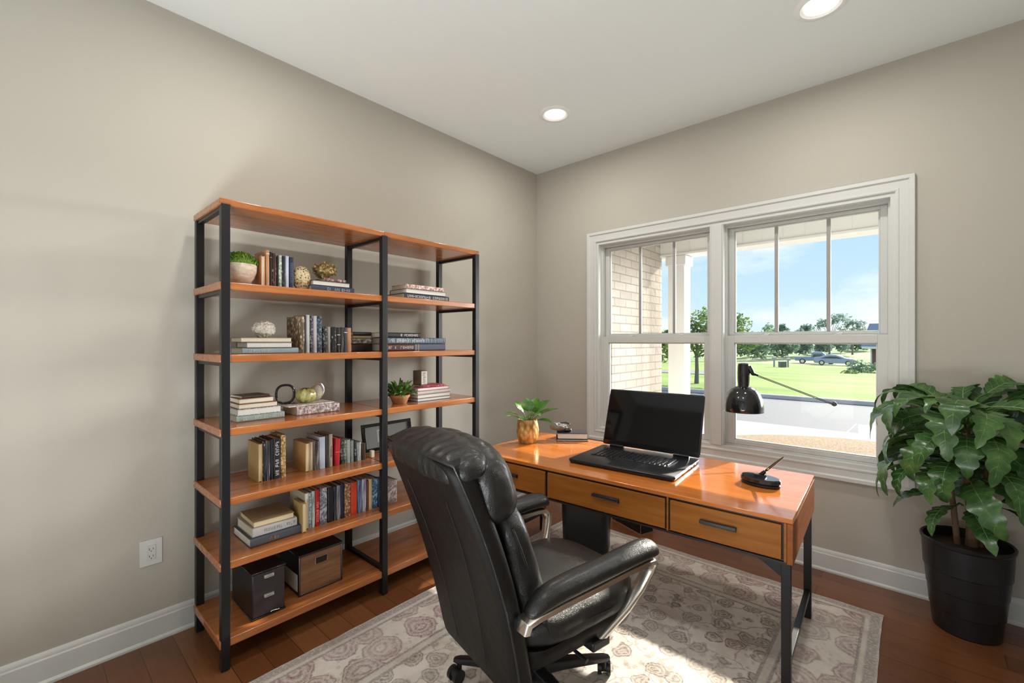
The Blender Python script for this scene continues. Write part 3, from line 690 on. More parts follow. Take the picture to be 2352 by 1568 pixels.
t = thing('picture_frame', 'black picture frame leaning on the wall side of the fifth shelf', 'picture frame', (.215, -1.790, ZS['D'] + .002)); t.rotation_euler = (0, -.17, 0)
W2, H2 = .178, .170
fr = MB(); b = .020
fr.box(0, .018, -W2, W2, 0, b).box(0, .018, -W2, W2, H2 - b, H2).box(0, .018, -W2, -W2 + b, b, H2 - b).box(0, .018, W2 - b, W2, b, H2 - b); fr.build('frame', M_GLOSSBLACK, t, bevel=.002)
MB().box(.002, .008, -W2 + b, W2 - b, b, H2 - b).build('mat_board', plain('grey_mat', (.20, .20, .205), .6), t)
MB().box(.008, .0085, -.075, -.005, .050, .128).build('picture', plain('pale_picture', (.42, .43, .40), .6), t)
MB().box(.0085, .009, -.064, -.046, .060, .118).box(.0085, .009, -.034, -.018, .068, .110).build('picture_figures', plain('dark_picture', (.16, .17, .165), .6), t)
MB().box(.0105, .0115, -W2 + b, W2 - b, b, H2 - b).build('glass_pane', M_GLASS, t)
tag(MB().box(-.012, .012, -.010, .010, 0, .040).build('cream_block', plain('cream_wax', (.72, .62, .48), .5), bevel=.002), 'small cream block in front of the black picture frame', 'ornament').location = (.325, -1.972, ZS['D'] + .0004)

# boxes on the bottom shelf
def filebox():
    t = thing('file_box', 'black two-handled file box on the bottom shelf', 'storage box', (.300, -2.580, ZS['F']))
    MB().box(-.150, .132, -.073, .073, .003, .212).build('body', plain('black_board', (.010, .009, .010), .35), t, bevel=.004)
    MB().box(-.155, .137, -.077, .077, .209, .219).build('lid', M_GLOSSBLACK, t, bevel=.004)
    MB().box(-.152, .138, -.076, .076, 0, .008).build('base_trim', M_GLOSSBLACK, t, bevel=.002)
    MB().box(.132, .136, -.069, .069, .010, .207).build('front_panel', plain('charcoal_panel', (.030, .022, .026), .4), t, bevel=.002)
    for z in (.188, .098):
        h = MB().box(.136, .138, -.022, .022, z - .007, z + .007).box(.138, .144, -.020, .020, z - .006, z - .004).box(.138, .144, -.020, .020, z + .004, z + .006).box(.138, .144, -.020, -.018, z - .006, z + .006).box(.138, .144, .018, .020, z - .006, z + .006)
        h.build('label_handle', M_SILVER, t, bevel=.0006)
    MB().tube([(.137, .006, .016), (.142, .006, .016), (.142, .012, .018), (.140, .045, .012)], .002, 8).build('latch', M_SILVER, t)
filebox()
def woodbox():
    t = thing('wooden_box', 'walnut-fronted box with a black lid and metal plate on the bottom shelf', 'storage box', (.275, -2.310, ZS['F']))
    M_WAL = wood('walnut_veneer', (.085, .035, .014), (.21, .095, .042), (.32, .165, .085), 'Y', .4, .2)
    MB().box(-.130, .115, -.113, .113, .003, .202).build('body', plain('dark_box_board', (.016, .010, .008), .4), t, bevel=.004)
    MB().box(-.136, .124, -.117, .117, .198, .210).box(-.136, .124, -.117, -.110, .207, .212).box(-.136, .124, .110, .117, .207, .212).build('lid', M_GLOSSBLACK, t, bevel=.004)
    MB().box(.115, .120, -.108, .108, .012, .197).build('walnut_front', M_WAL, t, bevel=.001)
    f = MB().box(.115, .124, -.116, -.108, .002, .200).box(.115, .124, .108, .116, .002, .200).box(.115, .124, -.116, .116, 0, .012); f.build('metal_edging', plain('dark_pewter', (.16, .14, .145), .3, 1), t, bevel=.002)
    MB().box(.120, .124, -.030, .030, .140, .172).build('label_plate', plain('dark_plate', (.03, .025, .022), .3, .6), t, bevel=.001)
    h = MB(); h.tube([(.122, -.031, .140), (.124, -.031, .173), (.124, .031, .173), (.122, .031, .140)], .0022, 8); h.build('plate_frame', M_SILVER, t)
    MB().box(-.085, .100, -.1145, -.1135, .020, .105).build('paper_label', plain('cream_label', (.62, .55, .45), .7), t)
woodbox()
# ------------------------------------------------------------------ desk
DZ = .74; DA = rad(2.5); DC = (1.490, -1.042)
def desk():
    t = thing('desk', 'cherry wood writing desk with three drawers on black metal legs', 'desk', (DC[0], DC[1], 0), DA)
    L, Dp = .862, .375
    MB().box(-L, L, -Dp, Dp, DZ - .020, DZ).build('desktop', M_DESKTOP, t, bevel=.003)
    b = MB().box(-L, -L + .02, -Dp, Dp, .560, DZ - .0205).box(L - .022, L, -Dp, Dp, .560, DZ - .0205).box(-L + .02, L - .022, Dp - .02, Dp, .560, DZ - .0205).box(-L + .02, L - .022, -Dp + .01, Dp - .02, .560, .572)
    b.build('body', M_DESKBODY, t, bevel=.003)
    MB().box(-L + .02, L - .022, -Dp + .012, -Dp + .016, .560, DZ - .0205).box(-L + .02, L - .022, -Dp - .001, -Dp + .012, .5595, .568).build('drawer_recess', M_BLACKGAP, t)
    for x0, x1, hx in ((-L + .026, -.303, -.57), (-.297, .367, .065), (.379, L - .034, .590)):
        dr = MB().box(x0 + .006, x1 - .006, -Dp - .001, -Dp + .012, .574, DZ - .030).build('drawer', M_DRAWER, t, bevel=.002)
        h = MB(); hw = .072; z = .648
        h.box(hx - hw, hx + hw, -Dp - .004, -Dp - .0011, z - .011, z + .011)
        h.loft([[(hx - hw, -Dp - .004, z + .010), (hx - hw, -Dp - .022, z + .012), (hx - hw, -Dp - .024, z + .002), (hx - hw, -Dp - .020, z - .004), (hx - hw, -Dp - .018, z + .004), (hx - hw, -Dp - .004, z + .006)],
                [(hx + hw, -Dp - .004, z + .010), (hx + hw, -Dp - .022, z + .012), (hx + hw, -Dp - .024, z + .002), (hx + hw, -Dp - .020, z - .004), (hx + hw, -Dp - .018, z + .004), (hx + hw, -Dp - .004, z + .006)]])
        h.build('handle', M_PLASTIC, dr, bevel=.001)
    MB().box(.3695, .3765, -Dp, -Dp + .014, .568, DZ - .0205).box(L - .031, L - .0225, -Dp, -Dp + .014, .568, DZ - .0205).build('face_stile', M_DRAWER, t)
    for sx_ in (-1, 1):
        for sy in (-1, 1):
            x, y = sx_*(L - .026), sy*(Dp - .026); w = .0165
            MB().box(x - w, x + w, y - w, y + w, .012, .5595).box(x - .012, x + .012, y - .012, y + .012, .0092, .012).build('leg', M_BLACKMETAL, t, bevel=.002)
            MB().add([(x - sx_*w, y - .010, .5595), (x - sx_*.11, y - .010, .5595), (x - sx_*w, y - .010, .500), (x - sx_*w, y + .010, .5595), (x - sx_*.11, y + .010, .5595), (x - sx_*w, y + .010, .500)],
                     [(0, 1, 2), (5, 4, 3), (0, 3, 4, 1), (1, 4, 5, 2), (2, 5, 3, 0)]).build('bracket', M_BLACKMETAL, t)
        x = sx_*(L - .026); MB().box(x - .012, x + .012, -Dp + .0425, Dp - .0425, .135, .160).build('side_rail', M_BLACKMETAL, t, bevel=.002)
        MB().box(x - .012, x + .012, -Dp + .0425, Dp - .0425, .545, .5595).build('top_rail', M_BLACKMETAL, t, bevel=.002)
desk()

# ------------------------------------------------------------------ things on the desk
def laptop():
    t = thing('laptop', 'large open black laptop on the desk', 'laptop', (1.530, -1.035, DZ + .0004), rad(4.0))
    w, d = .300, .225
    o = [(x, y) for x, y in rrect(w*2, d*2, .022)]
    MB().loft([[(x*.985, y*.985, .004) for x, y in o], [(x, y, .012) for x, y in o], [(x, y, .020) for x, y in o], [(x*.992, y*.992, .0225) for x, y in o]]).build('base', M_LAPTOP, t, sharp=50)
    for x in (-.24, .24):
        for y in (-.18, .18): MB().lathe([(.010, 0), (.010, .0045)], 12, (x, y, 0)).build('foot', M_PLASTIC, t)
    MB().box(-.245, .215, -.050, .135, .0225, .0232).build('keyboard_deck', M_GLOSSBLACK, t)
    kb = [(-.238, .026)]; rows = 6; rr = random.Random(4)
    for r_ in range(rows):
        k = MB(); y = .122 - r_*.0305; x = -.240
        while x < .205:
            kw = .0255 if not (r_ == 5 and -.12 < x < .02) else .13
            kw = min(kw, .212 - x)
            if kw < .012: break
            k.loft([[(x + .001, y - .027, .0234), (x + kw - .002, y - .027, .0234), (x + kw - .002, y, .0234), (x + .001, y, .0234)], [(x + .003, y - .025, .0275), (x + kw - .004, y - .025, .0275), (x + kw - .004, y - .002, .0275), (x + .003, y - .002, .0275)]])
            x += kw + .0025
        k.build('key_row', M_PLASTIC, t)
    MB().box(-.075, .085, -.200, -.072, .0225, .0230).build('touchpad', plain('touchpad_black', (.022, .022, .025), .22), t, bevel=.0008)
    hg = MB()
    for x in (-.20, .20): hg.tube([(x - .045, d - .010, .028), (x + .045, d - .010, .028)], .009, 14)
    hg.build('hinge', M_GLOSSBLACK, t)
    scr = bpy.data.objects.new('screen_lid', None)
    lean = rad(-19); R = Matrix.Translation((0, d - .006, .030)) @ Matrix.Rotation(lean, 4, 'X')
    def tr(m):
        m.v = [tuple(R @ Vector(v)) for v in m.v]; return m
    lid = MB(); o = rrect(w*2, .362, .012); lid.loft([[(x, .010, z + .181) for x, z in o], [(x, .002, z + .181) for x, z in o], [(x*.992, 0, z*.992 + .181) for x, z in o]][::-1])
    ld = tr(lid).build('screen_lid', M_LAPTOP, t, sharp=50)
    tr(MB().box(-w + .009, w - .009, -.0012, -.0002, .028, .353)).build('display', M_SCREEN, ld)
    tr(MB().lathe([(.003, -.0), (.003, .0008)], 10, (.17, 0, 0))).build('camera_dot', M_PLASTIC, ld) if False else None
    p = MB()
    for y in (.02, .07, .13): p.box(w - .0008, w + .0006, y, y + .018, .010, .016)
    p.build('side_ports', M_SILVER, t)
laptop()

t = thing('pen_stand', 'black oval pen stand at the right end of the desk', 'pen stand', (2.165, -.985, DZ + .0004), rad(-10))
el = lambda a, b, z: [(a*cos(2*pi*k/40), b*sin(2*pi*k/40), z) for k in range(40)]
MB().loft([el(.082, .052, 0), el(.088, .057, .004), el(.088, .057, .010), el(.084, .054, .013)]).build('foot_ring', M_PLASTIC, t)
MB().loft([el(.084, .054, .013), el(.090, .060, .020), el(.089, .059, .033), el(.083, .054, .038), el(.06, .036, .0385)]).build('base', M_GLOSSBLACK, t)
MB().loft([[(x, y, .0385) for x, y in rrect(.052, .036, .006)], [(x*.9, y*.9, .050) for x, y in rrect(.052, .036, .006)]]).tube([(.0, 0, .045), (.022, .004, .068)], [.010, .008], 14).build('socket', M_PLASTIC, t, sharp=50)
t2 = thing('pen', 'dark pen with a gold tip slanting out of the black pen stand', 'pen', (2.165, -.985, DZ), rad(-10))
ax = Vector((.92, .25, 1.0)).normalized(); P0 = Vector((.0185, .0032, .066))
MB().tube([P0, P0 + ax*.02, P0 + ax*.06, P0 + ax*.10, P0 + ax*.118], [.0045, .006, .0058, .0035, .0008], 14).build('barrel', plain('olive_lacquer', (.05, .035, .012), .2, .3), t2)
MB().tube([P0 + ax*.018, P0 + ax*.026], .0064, 14).build('band', M_GOLD, t2)

t = thing('potted_plant', 'small broad-leaved plant in a gold textured pot on the left of the desk', 'potted plant', (.752, -1.045, DZ + .0004))
M_GOLDPOT = NT('hammered_gold_glaze', (.55, .33, .10), .38, metal=.25); _v = M_GOLDPOT.vor(48, 'SMOOTH_F1', M_GOLDPOT.map((1, 1, .55))); M_GOLDPOT.color(M_GOLDPOT.ramp(_v, [(.1, (.74, .56, .30)), (.4, (.56, .34, .10)), (.7, (.30, .14, .03))])); M_GOLDPOT.bump(_v, .9, .008); M_GOLDPOT = M_GOLDPOT.m
MB().lathe([(.052, 0), (.062, .010), (.074, .045), (.078, .085), (.073, .125), (.066, .152), (.067, .160), (.061, .160), (.060, .142), (.02, .140)], 48).build('pot', M_GOLDPOT, t)
MB().lathe([(.060, .138), (.059, .146), (.03, .149)], 24).build('soil', M_SOIL, t)
lf = MB(); stm = MB(); rr = random.Random(8)
for a, el_, L, W_, dr in ((.55, .80, .155, .058, .5), (.15, .45, .160, .056, .3), (1.1, 1.0, .13, .050, .5), (2.5, 1.0, .105, .046, .7), (3.3, .55, .095, .034, .9), (3.8, .35, .11, .028, .4), (4.6, .45, .09, .042, 1.3), (5.4, .65, .10, .040, 1.2), (1.8, 1.2, .105, .046, .5), (5.9, .05, .12, .048, .4)):
    d = Vector((cos(a + .7)*cos(el_), sin(a + .7)*cos(el_), sin(el_))); b = Vector((.02*cos(a), .02*sin(a), .146)); m_ = b + d*.055 + Vector((0, 0, .008))
    stm.tube([b, b + d*.03 + Vector((0, 0, .006)), m_], .0022, 6); leaf(lf, m_, d, (0, 0, 1), L, W_, dr, nl=8, fold=.35)
stm.build('stems', M_LEAFB, t); lf.build('leaves', M_LEAFB, t, sharp=70)

zb = stack('A', 0, 'books at the back left corner of the desk', [], z=DZ)
for th, h, d, c, lab, z in ((.014, .215, .160, '#15161a', 'thin black book under the white-paged one on the desk corner', DZ + .0004), (.040, .205, .150, '#1b1d25', 'thick black-covered book with white pages on the desk corner', DZ + .0152)):
    r = thing('book', lab, 'book', (.965, -.815, z), rad(-52), 'books at the back left corner of the desk'); book_shape(th, h, d, c, M_PAGEW, 's', '', parent=r, fore=True)
t = thing('glasses_pouch', 'crumpled grey and black glasses pouch on the books behind the gold pot', 'pouch', (.855, -.800, DZ + .0563), rad(20))
M_CLOTH = plain('grey_felt', (.20, .185, .18), .85, bs=90, bd=.5)
MB().blob((-.015, 0, .026), (.125, .085, .052), 2.3, 14, lambda q: Vector((q.x, q.y, max(-.0255, q.z*(1 + .5*nd(q, 30, 1)) + nd(q, 45, .012, 7)*(1 if q.z > 0 else 0))))).build('pouch_body', M_CLOTH, t)
MB().blob((.050, -.012, .013), (.062, .034, .026), 3.5, 8).build('clasp', M_GLOSSBLACK, t)
MB().tube([(-.01, .02, .050), (.030, .026, .056), (.058, .020, .050), (.064, .006, .046)], [.004, .005, .005, .003], 8).build('cord', M_PLASTIC, t)

# desk lamp on a suction foot
t = thing('window_lamp', 'black dome lamp on a thin arm held to the window glass by a suction foot', 'lamp', (1.885, -.180, .970))
MB().lathe([(.1195, 0), (.1205, .002), (.1190, .035), (.1120, .080), (.0960, .120), (.0720, .148), (.045, .162), (.034, .166), (.034, .163), (.07, .143), (.093, .117), (.109, .079), (.1160, .035), (.1170, 0)], 48, cap=False).build('shade', M_GLOSSBLACK, t)
MB().lathe([(.036, .160), (.034, .172), (.037, .215), (.036, .290), (.033, .312), (.022, .318), (.004, .319)], 28).build('neck', M_GLOSSBLACK, t)
MB().blob((0, 0, .085), (.055, .055, .075), 2, 8).lathe([(.016, .115), (.016, .164)], 12).build('bulb', plain('frosted_bulb', (.75, .74, .70), .5), t)
A0 = Vector((.036, .006, .268)); A1 = Vector((2.346 - 1.885, .048 + .180, 1.035 - .970))
dv = (A1 - A0)
MB().tube([A0 + Vector((-.005, 0, .03)), A0 + Vector((.008, 0, 0)), A0 + dv*.04 + Vector((0, 0, -.012)), A0 + dv*.10 + Vector((0, 0, -.008))], [.014, .016, .012, .007], 12).build('arm_joint', plain('deep_green_plastic', (.008, .022, .020), .3), t)
ar = MB()
for off in (-.0035, .0035): ar.tube([A0 + dv*.06 + Vector((0, 0, -.012 + off)), A1 + Vector((0, -.006, off))], .0024, 8)
ar.build('arm', plain('bronze_rod', (.010, .009, .007), .7, spec=.08), t)
sc_ = MB().lathe([(.015, 0), (.014, .004), (.007, .010), (.005, .016)], 24); sc_.v = [tuple(A1 + Vector((x, .0205 - z, y))) for x, y, z in sc_.v]
sc_.build('suction_foot', plain('dark_rubber', (.03, .03, .025), .5), t)

# ------------------------------------------------------------------ on the floor under the desk
t = thing('waste_bin', 'tall dark grey waste bin under the desk behind the chair seat', 'waste bin', (1.035, -.745, .0092), rad(24))
o = rrect(.33, .25, .06, 6); rings = [[(x*s, y*s, z) for x, y in o] for s, z in ((.90, 0), (.92, .006), (1.0, .44), (1.0, .452), (.97, .452), (.965, .44), (.89, .012))]
MB().loft(rings).build('bin_body', plain('dark_grey_metal', (.035, .036, .040), .35, .4), t)
MB().tube([(x*1.003, y*1.003, .448) for x, y in o], .004, 8, closed=True).build('rim', M_GLOSSBLACK, t)
t = thing('floor_box', 'low black box on the floor under the desk by the window wall', 'box', (1.085, -.175, 0), rad(-22))
MB().box(-.165, .165, -.060, .060, .002, .125).build('box_body', M_BLACKGAP, t, bevel=.003)
MB().box(-.168, .168, -.063, .063, 0, .004).box(.165, .168, -.063, -.060, 0, .125).build('metal_edge', M_SILVER, t)
# ------------------------------------------------------------------ rug
def rug():
    x0, x1, y0, y1 = .645, 2.600, -3.35, -.375; cx, cy = (x0 + x1)/2, (y0 + y1)/2; hw, hl = (x1 - x0)/2, (y1 - y0)/2
    m = NT('faded_floral_wool', (.6, .52, .45), .95, spec=.1)
    s = m.sep(); ax = m.math('SUBTRACT', hw, m.math('ABSOLUTE', s[0])); ay = m.math('SUBTRACT', hl, m.math('ABSOLUTE', s[1]))
    e = m.math('MINIMUM', ax, ay)                                   # distance to the rug edge
    wob = m.n('ShaderNodeTexNoise'); wob.inputs['Scale'].default_value = 14; wob.inputs['Detail'].default_value = 4; m.l(m.obj(), wob.inputs['Vector'])
    vw = m.n('ShaderNodeVectorMath', operation='MULTIPLY_ADD'); m.l(wob.outputs['Color'], vw.inputs[0]); vw.inputs[1].default_value = (.07, .07, .07); m.l(m.obj(), vw.inputs[2])
    V = vw.outputs[0]
    cream = m.ramp(m.noise(5, 5, .65), [(.3, (.62, .54, .47)), (.5, (.77, .71, .64)), (.72, (.84, .80, .75))])
    fade = m.ramp(m.noise(3.2, 4, .6), [(.30, .5), (.58, 1.0)]); worn = m.ramp(m.noise(90, 3, .7), [(.36, .35), (.5, 1.0)])
    k = m.math('MULTIPLY', fade, worn)
    brown = m.ramp(m.noise(4, 2), [(.35, (.070, .036, .028)), (.6, (.13, .062, .060))])
    plum = m.ramp(m.noise(6, 3), [(.38, (.17, .070, .060)), (.56, (.24, .060, .10)), (.72, (.27, .12, .21))])
    # field: two sizes of rosettes, small leaves, vines
    f1 = m.vor(8.5, 'F1', V, rnd=.55); r1 = m.ramp(f1, [(.0, .2), (.07, 1.0), (.13, .25), (.20, .9), (.27, .3), (.34, 1.0), (.40, .0)])
    f2 = m.vor(21, 'F1', V, rnd=.9); r2 = m.ramp(f2, [(.10, 1.0), (.26, .7), (.36, 0.0)])
    ve = m.vor(6.2, 'DISTANCE_TO_EDGE', V); r3 = m.ramp(ve, [(.010, .9), (.030, 0.0)])
    field = m.math('MAXIMUM', m.math('MAXIMUM', r1, m.math('MULTIPLY', r2, .55)), m.math('MULTIPLY', r3, .6))
    # border: larger medallions
    b1 = m.vor(5.6, 'F1', V, rnd=.35); q1 = m.ramp(b1, [(.0, .9), (.08, .2), (.16, 1.0), (.24, .3), (.33, .9), (.40, .35), (.45, 1.0), (.50, 0.0)])
    b2 = m.vor(30, 'F1', V); q2 = m.ramp(b2, [(.15, .8), (.36, 0.0)])
    bord = m.math('MAXIMUM', q1, m.math('MULTIPLY', q2, .5))
    orn = m.ramp(m.vor(48, 'DISTANCE_TO_EDGE', V), [(.02, 1.0), (.10, .25)]); orn2 = m.ramp(m.vor(70, 'F1', V), [(.2, 1.0), (.5, .2)])
    bord = m.math('MULTIPLY', bord, m.math('MAXIMUM', m.math('MAXIMUM', orn, orn2), .78)); field = m.math('MULTIPLY', field, m.math('MAXIMUM', m.math('MAXIMUM', orn, orn2), .85))
    inb = m.ramp(e, [(.075, 0.0), (.080, 1.0), (.335, 1.0), (.340, 0.0)])
    infl = m.ramp(e, [(.385, 0.0), (.390, 1.0)])
    lines = m.ramp(e, [(.0, .35), (.014, .8), (.045, .8), (.052, .15), (.066, .15), (.068, .9), (.080, .9), (.082, 0.0), (.330, 0.0), (.332, .85), (.342, .85), (.345, .2), (.372, .2), (.374, .85), (.388, .85), (.390, 0.0)])
    grey = m.ramp(m.noise(70, 4, .7), [(.3, (.20, .165, .16)), (.7, (.36, .31, .29))])
    c = m.mix(m.math('MULTIPLY', m.math('MULTIPLY', field, infl), m.math('MULTIPLY', k, .95)), cream, brown)
    c = m.mix(m.math('MULTIPLY', m.math('MULTIPLY', bord, inb), m.math('MULTIPLY', k, .95)), c, plum)
    c = m.mix(m.math('MULTIPLY', lines, m.math('MULTIPLY', worn, .85)), c, grey)
    m.color(c); m.bump(m.noise(420, 3, .7), .6, .004)
    # slightly wavy outline
    n = 60; ring = []
    for a, b, cnt in (((-hw, -hl), (hw, -hl), n), ((hw, -hl), (hw, hl), n), ((hw, hl), (-hw, hl), n), ((-hw, hl), (-hw, -hl), n)):
        for i in range(cnt):
            t = i/cnt; x = a[0] + (b[0] - a[0])*t; y = a[1] + (b[1] - a[1])*t; w = noise.noise(Vector((x*9, y*9, 3)))*.006
            ring.append((x + (w if abs(x) == hw else 0), y + (w if abs(y) == hl else 0)))
    o = MB().loft([[(x, y, .0005) for x, y in ring], [(x, y, .007) for x, y in ring], [(x*.998, y*.998, .009) for x, y in ring]]).build('area_rug', m.m, sharp=60)
    o.location = (cx, cy, 0); tag(o, 'faded cream floral rug with plum border under the desk and chair', 'rug')
rug()

# ------------------------------------------------------------------ office chair
def chair():
    t = thing('office_chair', 'black leather high-back executive chair with brushed metal arms', 'chair', (1.580, -2.000, .009), rad(-12))
    # five-star base
    for k in range(5):
        a = rad(73 + 72*k); d = Vector((cos(a), sin(a), 0)); p = Vector((-d.y, d.x, 0))
        rings = []
        for r_, z, w, h in ((.030, .115, .030, .050), (.12, .108, .026, .040), (.24, .092, .021, .030), (.325, .080, .017, .024), (.345, .078, .010, .016)):
            c = d*r_ + Vector((0, 0, z)); rings.append([c + p*x + Vector((0, 0, y)) for x, y in rrect(w*2, h, min(w, h/2)*.6, 3)])
        MB().loft(rings).build('base_leg', M_PLASTIC, t, sharp=50)
        c = d*.322
        cs = MB()
        ca = a + (.9 if k % 2 else -.5); q = Vector((cos(ca), sin(ca), 0)); ofs = Vector((-q.y, q.x, 0))*.018
        for s in (-1, 1): cs.tube([c + ofs + q*(s*.010) + Vector((0, 0, .028)), c + ofs + q*(s*.027) + Vector((0, 0, .028))], .028, 22)
        cs.tube([c + ofs + q*-.010 + Vector((0, 0, .034)), c + ofs + q*.010 + Vector((0, 0, .034))], .022, 16).tube([c + Vector((0, 0, .040)), c + Vector((0, 0, .072))], .011, 12)
        cs.build('caster', M_PLASTIC, t)
    MB().lathe([(.045, .088), (.048, .095), (.048, .135), (.036, .150), (.030, .152), (.030, .235), (.022, .237), (.022, .290)], 28).build('gas_column', M_PLASTIC, t)
    MB().box(-.09, .09, -.14, .13, .275, .318).box(-.20, .20, .00, .06, .292, .312).build('tilt_mechanism', M_PLASTIC, t, bevel=.006)
    MB().tube([(.08, .02, .292), (.20, .03, .285), (.26, .035, .275)], [.006, .006, .010], 10).build('tilt_lever', M_PLASTIC, t)
    # seat
    def wr(k, a):
        def f(q):
            n = noise.noise(Vector((q.x*16 + k, q.y*7, q.z*16))) * a + noise.noise(Vector((q.x*34, q.y*14 + k, q.z*30))) * a*.5
            return q*(1 + n)
        return f
    MB().loft([[(x, y + .055, .315) for x, y in rrect(.43, .50, .10, 6)], [(x, y + .055, .330) for x, y in rrect(.50, .585, .11, 6)], [(x, y + .055, .375) for x, y in rrect(.530, .620, .12, 6)], [(x, y + .055, .392) for x, y in rrect(.520, .61, .12, 6)]]).build('seat_shell', M_BACKPANEL, t, sharp=50)
    def seatfn(q):
        q = wr(2, .022)(q)
        if q.z > 0: q.z += .010*cos(q.x*6.2) - .012*cos(q.y*3)*.6
        q.z -= max(0, q.y - .18)**2*.9
        return q
    MB().blob((0, .065, .435), (.545, .640, .150), 3.6, 26, seatfn).build('seat_cushion', M_LEATHER, t, sharp=80)
    MB().blob((0, .085, .486), (.40, .47, .075), 3.0, 20).build('seat_top_pad', M_LEATHER, t, sharp=80)
    # back: (s 0..1) centre line, rear surface
    def ctr(z):                      # y of the rear surface at height z
        u = (z - .27)/.80; return -.265 - .215*u - .035*u*u + .02*sin(pi*u)
    def hwid(z):
        u = (z - .27)/.80; return .262 + .016*sin(pi*min(1, u*.9)) - .020*max(0, u - .75)*4*max(0, u - .75)
    rings = []
    zs = [.262, .268] + [.27 + .80*k/22 for k in range(1, 22)] + [1.062, 1.072]
    for i, z in enumerate(zs):
        y = ctr(z); h = hwid(z) - (.03 if i in (0, len(zs) - 1) else .010 if i in (1, len(zs) - 2) else 0); dth = .075
        rings.append([(x, y + .030 + yy - .012*(1 - (x/h)**2), z + (yy*.25)) for x, yy in rrect(2*h, dth, .030, 6)])
    MB().loft(rings).build('back_shell', M_BACKPANEL, t, sharp=60)
    seam = [(s*hwid(z)*.985, ctr(z) - .004 + .0115*0, z) for s, z in [(-1, .30 + .76*k/14) for k in range(15)]]
    loop = [(-hwid(z) + .004, ctr(z) + .008, z) for z in [.285 + .775*k/18 for k in range(19)]] + [(x, ctr(1.066) - .004 - .010*(1 - (x/.255)**2), 1.068) for x in [-.225 + .45*k/10 for k in range(11)]] + [(hwid(z) - .004, ctr(z) + .008, z) for z in [1.060 - .775*k/18 for k in range(19)]]
    MB().tube(loop, .0045, 8).build('rear_piping', M_LEATHER, t)
    for s in (-1, 1):
        MB().tube([(s*(.10 + .055*((z - .30)/.7)), ctr(z) - .0180 + .0*z, z) for z in [.30 + .62*k/12 for k in range(13)]], .0016, 6).build('back_seam', M_BLACKGAP, t)
    tilt = Matrix.Rotation(rad(16), 3, 'X')
    def pill(k, a, ridge=0):
        def f(q):
            n = noise.noise(Vector((q.x*26 + k, q.y*10, q.z*8)))*a + noise.noise(Vector((q.x*60, q.y*20, q.z*14 + k)))*a*.45
            return q*(1 + n)
        return f
    MB().blob((0, -.225, .655), (.530, .150, .540), 3.4, 26, pill(1, .030), tilt).build('lumbar_cushion', M_LEATHER, t, sharp=80)
    hd = MB().blob((0, -.350, .955), (.565, .195, .290), 3.0, 28, pill(5, .035), tilt); hd.build('headrest', M_LEATHER, t, sharp=80)
    # gathered roll over the top of the headrest
    def roll(q):
        g = sin(q.x*120 + 5*noise.noise(Vector((q.x*7, q.y*14, 4))))*.0016 + noise.noise(Vector((q.x*45, q.y*9, q.z*6)))*.0045 + noise.noise(Vector((q.x*90, q.y*15, q.z*9)))*.002
        q = q + Vector((0, q.y, q.z)).normalized()*g; q.z -= .20*q.x*q.x; return q
    MB().blob((0, -.445, 1.052), (.552, .185, .110), 2.8, 48, roll, Matrix.Rotation(rad(10), 3, 'X')).build('top_roll', M_LEATHER, t, sharp=80)
    for s in (-1, 1):
        lp = [(s*.262, -.262 - .40*(z - .62) + .055, z) for z in [.43 + .40*k/10 for k in range(11)]]
        MB().tube([(s*(.256 + .004*sin(k)), y, z) for k, (x, y, z) in enumerate(lp)], .0045, 8).build('front_piping', M_LEATHER, t)
    # arms
    for s in (-1, 1):
        X = s*.318
        cl = [(-.285, .580), (-.255, .600), (-.20, .614), (-.10, .620), (.05, .622), (.18, .628), (.28, .632), (.325, .626), (.343, .612)]
        wd = [.022, .036, .043, .045, .044, .046, .050, .044, .020]; ht = [.022, .034, .040, .042, .041, .041, .042, .036, .018]
        rings = []
        for (y, z), w, h in zip(cl, wd, ht):
            rings.append([(X + w*cos(a), y, z + h*(sin(a) if sin(a) > 0 else sin(a)*.75)*(1 + .04*noise.noise(Vector((cos(a)*2, y*40, sin(a)*2))))) for a in [2*pi*k/20 for k in range(20)]])
        MB().loft(rings).build('arm_pad', M_LEATHER, t, sharp=70, sub=1)
        pts = [(-.295, .535), (-.290, .565), (-.255, .574), (-.15, .580), (.0, .583), (.15, .588), (.27, .588), (.315, .582), (.335, .565), (.330, .530), (.300, .460), (.235, .395), (.150, .345), (.105, .318)]
        ww = [.024, .030, .032, .032, .032, .032, .032, .030, .028, .025, .023, .024, .026, .026]; fr = MB(); rings = []
        P = [Vector((X - s*max(0, .585 - z)*.30*(1 if i > 7 else .2), y, z)) for i, (y, z) in enumerate(pts)]
        for i, p in enumerate(P):
            d = (P[min(i + 1, len(P) - 1)] - P[max(i - 1, 0)]).normalized(); a = Vector((1, 0, 0)); b = d.cross(a).normalized()
            rings.append([p + a*(ww[i]*x) + b*(.0125*y) for x, y in ((-1, -.6), (-.8, -1), (.8, -1), (1, -.6), (1, .6), (.8, 1), (-.8, 1), (-1, .6))])
        MB().loft(rings).build('arm_frame', M_CHROME, t, sharp=50)
        MB().box(min(X - s*.05, X - s*.12), max(X - s*.05, X - s*.12), .06, .15, .296, .330).build('arm_mount', M_PLASTIC, t, bevel=.006)
        MB().box(min(X - s*.010, X - s*.07), max(X - s*.010, X - s*.07), -.300, -.268, .525, .560).build('rear_arm_mount', M_PLASTIC, t, bevel=.004)
chair()

